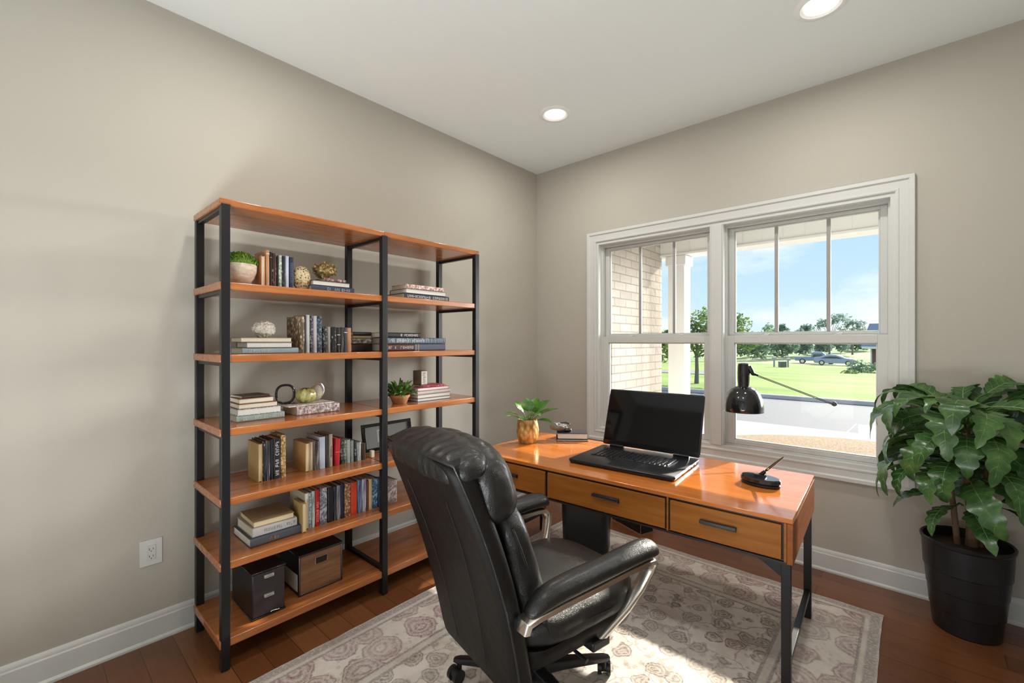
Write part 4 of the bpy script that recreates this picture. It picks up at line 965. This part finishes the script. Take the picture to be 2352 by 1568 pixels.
# ------------------------------------------------------------------ big plant
def bigplant():
    px, py = 2.912, -.232
    t = thing('potted_plant', 'tall leafy houseplant in a black ribbed floor pot right of the window', 'potted plant', (px, py, 0))
    pr = [(.118, 0), (.124, .006), (.134, .10), (.137, .104), (.145, .20), (.148, .204), (.155, .295), (.160, .300), (.1655, .425), (.171, .432), (.173, .445), (.168, .450), (.160, .445), (.156, .40), (.02, .395)]
    MB().lathe(pr, 56).build('pot', M_PLASTIC, t, sharp=25)
    MB().lathe([(.157, .372), (.155, .404), (.10, .412), (.03, .418)], 32).build('soil', M_SOIL, t)
    st = MB()
    st.tube([(.02, .01, .40), (.022, .012, .55), (.012, .015, .72), (.005, .02, .92), (0, .02, 1.05)], [.024, .022, .020, .017, .010], 14)
    st.tube([(.05, .03, .40), (.060, .035, .60), (.075, .03, .80), (.09, .02, .98)], [.014, .013, .012, .008], 12)
    st.tube([(-.03, 0, .40), (-.045, .0, .60), (-.07, -.01, .80), (-.08, -.01, .95)], [.013, .012, .011, .008], 12)
    st.build('stems', M_BARK, t)
    def lim(q):
        m_ = -py - .03
        y = q.y
        if y > m_ - .08: y = m_ - .08 + .075*math.tanh((y - m_ + .08)/.075)*1.0
        x = q.x; r_ = math.hypot(q.x, q.y)
        if r_ > .30: k_ = (.30 + .08*math.tanh((r_ - .30)/.08))/r_; x *= k_; y = min(y, y*k_) if y > 0 else y*k_
        mx_ = XE - px - .03
        if x > mx_ - .06: x = mx_ - .06 + .055*math.tanh((x - mx_ + .06)/.055)
        return Vector((x, y, q.z))
    lf = MB(); pt = MB(); mr = MB(); rr = random.Random(12)
    specs = []
    for k in range(24): specs.append((1.05 + rr.uniform(-.06, .06), k*2.399, rr.uniform(.2, .9), rr.uniform(.26, .36), 2.3))
    for k in range(26): specs.append((.93 + rr.uniform(-.08, .10), k*2.399 + 1, rr.uniform(.05, .5), rr.uniform(.28, .38), 2.4))
    for k in range(22): specs.append((.80 + rr.uniform(-.07, .08), k*2.399 + 2, rr.uniform(-.1, .35), rr.uniform(.26, .34), 2.2))
    for k in range(5): specs.append((.64 + rr.uniform(-.04, .06), 3.4 + k*.7, rr.uniform(0, .25), rr.uniform(.20, .27), 1.5))
    for z, a, el, L, dr in specs:
        d = Vector((cos(a)*cos(el), sin(a)*cos(el), sin(el))); b = Vector((.02*cos(a), .02*sin(a) + .015, z)); pl_ = rr.uniform(.07, .17)*(1 if z > .7 else .6)
        m_ = lim(b + d*pl_); pt.tube([b, lim(b + d*pl_*.5 + Vector((0, 0, .012))), m_], [.005, .0045, .004], 6)
        leaf(lf, m_, d, (0, 0, 1), L*1.12, L*rr.uniform(.17, .235), dr*rr.uniform(.85, 1.25), lobes=rr.choice((5, 6, 7)), depth=rr.uniform(.2, .42), fold=rr.uniform(.15, .45), nl=28, twist=rr.uniform(-.5, .5), lim=lim, rib=mr)
    pt.build('leaf_stalks', M_LEAFB, t); mr.build('leaf_midribs', plain('pale_green_rib', (.16, .26, .09), .4), t); lf.build('leaves', M_LEAF, t, sharp=80)
bigplant()
# ------------------------------------------------------------------ porch
def m_brick():
    m = NT('cream_brick', (.55, .45, .37), .85, spec=.2); s = m.sep(); v = m.comb(s[1], s[2], 0)
    b = m.n('ShaderNodeTexBrick', offset=.5); m.l(v, b.inputs['Vector']); b.inputs['Scale'].default_value = 1
    b.inputs['Brick Width'].default_value = .215; b.inputs['Row Height'].default_value = .076; b.inputs['Mortar Size'].default_value = .005; b.inputs['Mortar Smooth'].default_value = .2
    b.inputs['Color1'].default_value = lin((.54, .48, .42)); b.inputs['Color2'].default_value = lin((.67, .61, .55)); b.inputs['Mortar'].default_value = lin((.40, .35, .30))
    n = m.noise(18, 5, .65); m.color(m.mix(m.ramp(n, [(.35, 0.0), (.75, .45)]), b.outputs['Color'], (.46, .39, .33)))
    h = m.math('ADD', m.math('MULTIPLY', b.outputs['Fac'], -1), m.math('MULTIPLY', n, .5)); m.bump(h, .9, .012); return m.m
M_BRICK = m_brick()
M_SIDING = plain('white_siding', (.86, .86, .85), .5); M_CONC = plain('pale_concrete', (.50, .48, .44), .9, bs=30, bd=.2)
GZ = -.45
struct(MB().box(.42, .72, .17, 1.236, GZ, 2.70).build('wall_porch', M_BRICK), 'cream brick side wall of the porch seen through the left window', 'wall')
struct(MB().box(.42, 4.6, .165, 1.60, GZ, -.14).build('floor_porch', M_CONC, bevel=.01), 'concrete porch floor under the window', 'porch floor')
t = senv('porch_column', 'white square porch column at the end of the brick wall', 'column', (.885, 1.295, -.14))
MB().box(-.085, .085, -.085, .085, .12, 2.36).build('shaft', M_SIDING, t, bevel=.004)
MB().box(-.105, .105, -.105, .105, 0, .12).build('plinth', M_SIDING, t, bevel=.006)
MB().box(-.105, .105, -.105, .105, 2.36, 2.46).build('capital', M_SIDING, t, bevel=.006)
bm_ = MB().box(.60, 4.6, 1.20, 1.40, 2.345, 2.70).box(.60, 4.6, 1.185, 1.415, 2.322, 2.345)
x = .70
while x < 4.5: bm_.box(x, x + .006, 1.194, 1.20, 2.345, 2.70); x += .165
struct(bm_.build('trim_4', M_SIDING, bevel=.002), 'white panelled porch beam above the view', 'beam')
struct(MB().box(.42, 4.6, .165, 1.60, 2.70, 2.80).build('ceiling_porch', M_SIDING), 'white porch ceiling', 'ceiling')

# ------------------------------------------------------------------ ground
def gz(y):
    if y < 13: return GZ
    if y < 75: return GZ - .0249*(y - 13)
    u = (y - 75)/150; return GZ - .0249*62 + 2.9*u*u*(3 - 2*u) if u < 1 else GZ - .0249*62 + 2.9
def sheet(name, mat_, xs, ys, dz=0, bump=0, label='', cat='ground', kind='structure'):
    m = MB(); nx, ny = len(xs), len(ys); top = []
    for y in ys: top.append([(x, y, gz(y) + dz + (noise.noise(Vector((x*.05, y*.05, 0)))*bump)) for x in xs])
    m.loft(top, cap=False, closed=False); o = m.build(name, mat_, sharp=80)
    o['kind'] = kind; o['label'] = label; o['category'] = cat; return o
def m_grass():
    m = NT('mown_grass', (.18, .28, .06), .9, spec=.1); a = m.noise(.22, 4, .6, m.map((.5, 1.6, 1))); b = m.noise(7, 4, .7)
    m.color(m.mix(m.ramp(b, [(.35, 0.0), (.75, .5)]), m.ramp(a, [(.3, (.14, .23, .045)), (.5, (.22, .31, .075)), (.72, (.30, .36, .12))]), (.12, .20, .04))); m.bump(b, .5, .03); return m.m
def m_meadow():
    m = NT('dry_meadow', (.35, .40, .18), .95, spec=.1); a = m.noise(.06, 5, .65); m.color(m.ramp(a, [(.3, (.16, .25, .10)), (.5, (.27, .33, .16)), (.7, (.38, .39, .23))])); return m.m
lx = [-220 + 20*i for i in range(24)]
sheet('lawn', m_grass(), lx, [13.6 + 2*i for i in range(24)] + [62, 66], 0.10, .05, 'bright mown lawn across the road', 'lawn')
sheet('meadow', m_meadow(), lx, [66, 72, 80, 95, 110, 130, 150, 180, 225, 300, 420], .06, .5, 'pale rising meadow behind the parked cars', 'meadow')
M_ASPH = NT('grey_asphalt', (.33, .33, .34), .9); _n = M_ASPH.noise(60, 4, .7); M_ASPH.color(M_ASPH.ramp(_n, [(.3, (.105, .11, .12)), (.7, (.15, .155, .165))])); M_ASPH = M_ASPH.m
sheet('road', M_ASPH, [-60, -20, 0, 10, 20, 40, 80], [8.1, 10, 12, 13.45], .0, 0, 'grey asphalt road in front of the lawn', 'road')
M_KERB = plain('concrete_kerb', (.52, .50, .48), .85)
sheet('driveway', plain('white_concrete', (.31, .305, .295), .9, bs=20, bd=.2), [-60, 0, 4, 8, 14, 60], [1.6, 4, 8.12], .004, 0, 'pale concrete driveway below the window', 'driveway')
kb = MB(); kb.box(-60, 80, 13.42, 13.62, GZ - .02, GZ + .11); struct(kb.build('kerb', M_KERB, bevel=.02), 'concrete kerb along the lawn', 'kerb')
sheet('side_road', M_ASPH, [-60, -30, -12, -6.2], [25.5, 27, 29, 30.5], .14, 0, 'grey road bending away beyond the small tree', 'road')
def mulch():
    m = NT('straw_mulch', (.46, .33, .20), .95, spec=.1); a = m.vor(26, 'F1'); b = m.noise(60, 4, .7)
    m.color(m.mix(m.ramp(b, [(.4, 0.0), (.7, .7)]), m.ramp(a, [(.0, (.20, .12, .06)), (.4, (.36, .26, .16)), (.8, (.46, .36, .24))]), (.48, .38, .27))); m.bump(b, 1, .03)
    cx, cy = 2.3, 5.15; rows = []
    for i in range(13):
        r_ = i/12; rows.append([(cx + 2.5*r_*cos(a_), cy + 2.15*r_*sin(a_)*(1 + .06*noise.noise(Vector((a_*2, 1, 1)))), GZ + .012 + .10*(1 - r_*r_)) for a_ in [2*pi*k/48 for k in range(48)]])
    mb_ = MB().loft(rows, cap=False); o = mb_.build('mulch_bed', m.m, sharp=80); o['kind'] = 'stuff'; o['label'] = 'tan straw mulch bed just outside the window'; o['category'] = 'mulch'
mulch()

# ------------------------------------------------------------------ trees, bushes
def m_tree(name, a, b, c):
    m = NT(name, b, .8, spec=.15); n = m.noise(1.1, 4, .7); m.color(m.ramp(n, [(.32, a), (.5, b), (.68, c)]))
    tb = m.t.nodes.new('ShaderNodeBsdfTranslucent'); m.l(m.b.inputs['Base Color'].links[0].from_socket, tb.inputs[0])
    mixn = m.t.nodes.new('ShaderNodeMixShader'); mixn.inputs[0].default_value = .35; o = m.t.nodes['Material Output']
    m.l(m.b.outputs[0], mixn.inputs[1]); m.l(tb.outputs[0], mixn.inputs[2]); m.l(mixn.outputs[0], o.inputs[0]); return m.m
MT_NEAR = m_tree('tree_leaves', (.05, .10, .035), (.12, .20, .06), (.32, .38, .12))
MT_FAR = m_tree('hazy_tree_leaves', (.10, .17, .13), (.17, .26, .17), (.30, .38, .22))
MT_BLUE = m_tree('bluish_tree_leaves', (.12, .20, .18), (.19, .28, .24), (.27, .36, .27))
def crown(mb, blobs, n, size, seed):
    rr = random.Random(seed)
    tot = sum(b[1][0]*b[1][2] for b in blobs)
    for c, s in blobs:
        for i in range(int(n*s[0]*s[2]/tot)):
            v = Vector((rr.gauss(0, 1), rr.gauss(0, 1), rr.gauss(0, 1))).normalized()*rr.uniform(.45, 1.05)
            p = Vector((c[0] + v.x*s[0], c[1] + v.y*s[1], c[2] + v.z*s[2]))
            u = Vector((rr.gauss(0, 1), rr.gauss(0, 1), rr.gauss(0, .7))).normalized(); w = u.cross(Vector((rr.gauss(0, 1), rr.gauss(0, 1), rr.gauss(0, 1)))).normalized(); q = size*rr.uniform(.6, 1.3)
            mb.add([p - u*q, p + w*q*.45, p + u*q, p - w*q*.45], [(0, 1, 2, 3)])
def tree(name, label, x, y, trunk_h, tr, blobs, n, size, mat_, seed, group=None, cat='tree', z=None):
    t = thing(name, label, cat, (x, y, (gz(y) if z is None else z) + .05), 0, group)
    if trunk_h:
        m = MB(); m.tube([(0, 0, 0), (tr*.2, 0, trunk_h*.5), (0, 0, trunk_h), (0, 0, trunk_h*1.5)], [tr*1.25, tr, tr*.8, tr*.3], 10); rr = random.Random(seed)
        for b, s in blobs: m.tube([(0, 0, trunk_h*.9), (b[0]*.5, b[1]*.5, (trunk_h + b[2])/2), (b[0], b[1], b[2])], [tr*.45, tr*.3, tr*.12], 6)
        m.build('trunk', M_TRUNK, t)
    m = MB(); crown(m, blobs, n, size, seed); m.build('crown', mat_, t, flat=True); return t
M_TRUNK = plain('grey_bark', (.16, .14, .125), .9, bs=12, bd=.5)
C0 = Vector((2.706, -3.389, 1.43)); CA = rad(41.8); FW = Vector((-sin(CA), cos(CA), 0)); RT = Vector((cos(CA), sin(CA), 0))
def at(px_, dist):                          # ground point at a bearing and distance from the camera
    p = C0 + FW*dist + RT*((px_ - 1176)/1024*dist); return p.x, p.y
x, y = at(1600, 20.0)
tree('young_tree', 'young street tree behind the white porch column', x, y, 1.35, .085, [((.1, 0, 2.0), (1.05, 1.0, .75)), ((1.0, .3, 2.15), (.95, .9, .65)), ((.5, .2, 2.75), (.95, .9, .75)), ((1.9, .5, 1.95), (.65, .6, .40)), ((-.5, 0, 2.3), (.5, .5, .55)), ((1.5, .4, 2.7), (.65, .6, .5))], 2600, .10, MT_NEAR, 2)
G = 'trees at the far side of the lawn'
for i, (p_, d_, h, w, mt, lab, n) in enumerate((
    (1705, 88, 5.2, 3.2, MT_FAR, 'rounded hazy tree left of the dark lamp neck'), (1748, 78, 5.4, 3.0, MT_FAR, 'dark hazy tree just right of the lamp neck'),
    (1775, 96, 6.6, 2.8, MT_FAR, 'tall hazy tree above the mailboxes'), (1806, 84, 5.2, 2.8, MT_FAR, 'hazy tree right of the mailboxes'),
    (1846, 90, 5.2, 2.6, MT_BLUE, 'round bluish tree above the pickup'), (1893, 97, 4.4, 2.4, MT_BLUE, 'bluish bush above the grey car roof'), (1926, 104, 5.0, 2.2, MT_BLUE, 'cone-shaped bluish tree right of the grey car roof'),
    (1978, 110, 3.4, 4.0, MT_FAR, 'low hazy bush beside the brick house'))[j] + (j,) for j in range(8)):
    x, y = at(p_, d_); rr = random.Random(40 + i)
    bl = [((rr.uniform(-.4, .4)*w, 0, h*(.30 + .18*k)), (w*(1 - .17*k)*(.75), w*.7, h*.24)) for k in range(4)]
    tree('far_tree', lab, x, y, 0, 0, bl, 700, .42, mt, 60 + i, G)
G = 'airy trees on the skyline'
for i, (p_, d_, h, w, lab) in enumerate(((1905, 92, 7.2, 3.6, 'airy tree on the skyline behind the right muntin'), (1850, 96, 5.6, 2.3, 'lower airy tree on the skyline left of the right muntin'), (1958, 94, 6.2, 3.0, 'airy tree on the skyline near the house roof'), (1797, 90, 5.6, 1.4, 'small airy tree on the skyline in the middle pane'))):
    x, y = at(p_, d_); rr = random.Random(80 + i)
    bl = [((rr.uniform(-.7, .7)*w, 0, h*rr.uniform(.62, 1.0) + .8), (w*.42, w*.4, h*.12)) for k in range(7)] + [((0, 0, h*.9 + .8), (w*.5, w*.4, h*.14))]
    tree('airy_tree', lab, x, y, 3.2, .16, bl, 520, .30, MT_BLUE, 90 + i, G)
x, y = at(1524, 60); tree('hedge_tree', 'dark tree glimpsed between the brick wall and the porch column', x, y, 0, 0, [((0, 0, 1.6), (1.6, 1.4, 1.7)), ((.3, 0, 3.3), (1.3, 1.2, 1.3))], 500, .3, MT_NEAR, 31)
G = 'shrubs in front of the brick house'
x, y = at(2000, 36); tree('shrub', 'broad green shrub in front of the brick house', x, y, 0, 0, [((0, 0, .35), (1.5, .9, .50)), ((-.9, 0, .55), (.6, .5, .55)), ((1.0, 0, .5), (.9, .7, .55))], 900, .12, MT_FAR, 33, G, 'shrub')
x, y = at(1952, 33.5); tree('shrub', 'low pale shrub at the left tip of the planting', x, y, 0, 0, [((0, 0, .12), (.55, .4, .20))], 260, .08, MT_NEAR, 34, G, 'shrub')

# ------------------------------------------------------------------ cars
M_CARGLASS = plain('dark_car_glass', (.03, .04, .055), .08, spec=.8); M_TYRE = plain('tyre_rubber', (.02, .02, .022), .7)
def car(name, label, px_, d_, prof, glass, col, rz, wx, L, wr=.33, bed=None):
    x, y = at(px_ + 4, d_); t = thing(name, label, 'car', (x, y, gz(y) + .12), rz)
    hw_ = .90; M_ = NT('car_paint', col, .3, metal=.5, coat=.6).m
    rings = []
    for s, k in ((-1, .86), (-.94, .97), (-.6, 1), (.6, 1), (.94, .97), (1, .86)):
        rings.append([(px2, s*hw_, .30 + (pz2 - .30)*(k if pz2 > .9 else 1)) for px2, pz2 in prof])
    MB().loft(rings).build('body', M_, t, sharp=35)
    for s in (-1, 1): MB().loft([[(a, s*(hw_ + .012), .30 + (b - .30)*.86 - .02) for a, b in glass], [(a, s*(hw_ - .06), .30 + (b - .30)*.86 - .02) for a, b in glass]]).build('side_windows', M_CARGLASS, t)
    for wx_ in wx:
        for s in (-1, 1):
            w_ = MB().tube([(wx_, s*(hw_ - .20), wr), (wx_, s*(hw_ + .015), wr)], wr, 24).build('wheel', M_TYRE, t)
            MB().tube([(wx_, s*(hw_ + .015), wr), (wx_, s*(hw_ + .03), wr)], wr*.62, 20).build('hub', M_SILVER, w_)
sed = [(-2.35, .42), (-2.38, .75), (-2.30, .98), (-1.75, 1.06), (-1.05, 1.36), (-.55, 1.45), (.15, 1.43), (.75, 1.20), (1.15, 1.00), (1.9, .88), (2.30, .72), (2.38, .45), (2.3, .28), (-2.2, .28)]
sgl = [(-1.55, 1.05), (-1.0, 1.30), (-.5, 1.38), (.12, 1.36), (.60, 1.16), (.85, 1.03)]
car('parked_car', 'grey sedan parked across the lawn', 1914, 60, sed, sgl, (.30, .36, .43), rad(5), (-1.45, 1.42), 2.4)
pk = [(-2.7, .55), (-2.72, 1.0), (-.75, 1.02), (-.70, 1.05), (-.55, 1.70), (-.3, 1.78), (.7, 1.78), (1.35, 1.15), (2.4, 1.08), (2.6, .95), (2.62, .5), (-2.6, .45)]
pgl = [(-.50, 1.15), (-.40, 1.62), (.62, 1.66), (1.05, 1.18)]
car('parked_pickup', 'blue-grey pickup parked behind the grey sedan', 1872, 66, pk, pgl, (.20, .25, .33), rad(6), (-1.75, 1.7), 2.7, .38)

# mailboxes
M_MAIL = plain('grey_mailbox', (.40, .41, .43), .5); G = 'mailboxes beside the lawn'
for p_, lab, w_, h in ((1778, 'pale post mailbox at the left of the mailbox row', .34, 1.05), (1797, 'dark squat parcel box in the mailbox row', .62, .55), (1810, 'pale post mailbox at the right of the mailbox row', .34, .95)):
    x, y = at(p_, 47); t = thing('mailbox', lab, 'mailbox', (x, y, gz(y) + .12), CA, G)
    if h > .8:
        MB().box(-.07, .07, -.07, .07, 0, h - .2).build('post', M_MAIL, t, bevel=.01)
        o = [(cos(a)*.15, h - .12 + sin(a)*.14) for a in [pi*k/8 for k in range(9)]] + [(-.15, h - .25), (.15, h - .25)]
        MB().loft([[(-w_/2 + .0, a, b) for a, b in o], [(w_/2, a, b) for a, b in o]]).build('box', M_MAIL, t)
    else:
        MB().box(-w_/2, w_/2, -.25, .25, 0, h).build('box', plain('dark_parcel_box', (.10, .13, .13), .5), t, bevel=.03); MB().box(-w_/2 - .02, w_/2 + .02, -.27, .27, h, h + .05).build('lid', M_MAIL, t, bevel=.01)

# neighbouring house
x, y = at(2003, 46); t = thing('neighbour_house', 'red brick house with a grey roof at the right edge of the window', 'house', (x + 2.6, y, gz(y)), 0)
M_RB = NT('red_brick', (.22, .10, .08), .9); _n = M_RB.noise(10, 4); M_RB.color(M_RB.ramp(_n, [(.3, (.20, .095, .085)), (.7, (.30, .15, .13))])); M_RB = M_RB.m; M_ROOF = plain('grey_roof', (.20, .24, .32), .8)
MB().box(-2.6, 6, 0, 7, 0, 2.35).build('wall', M_RB, t)
MB().add([(-3.5, -.8, 2.35), (6.5, -.8, 2.35), (6.5, 7.6, 2.35), (-3.5, 7.6, 2.35), (-3.0, 3.4, 4.9), (6.5, 3.4, 4.9)], [(0, 1, 5, 4), (2, 3, 4, 5), (3, 0, 4), (1, 2, 5), (3, 2, 1, 0)]).build('roof', M_ROOF, t)
MB().box(-3.4, 6.5, -.82, -.78, 2.20, 2.42).build('gutter', M_SIDING, t); MB().box(-2.72, -2.60, -.10, -.01, 0, 2.3).build('downspout', M_SIDING, t)
MB().box(-1.6, -.3, -.03, .02, .9, 2.0).build('window', M_CARGLASS, t)
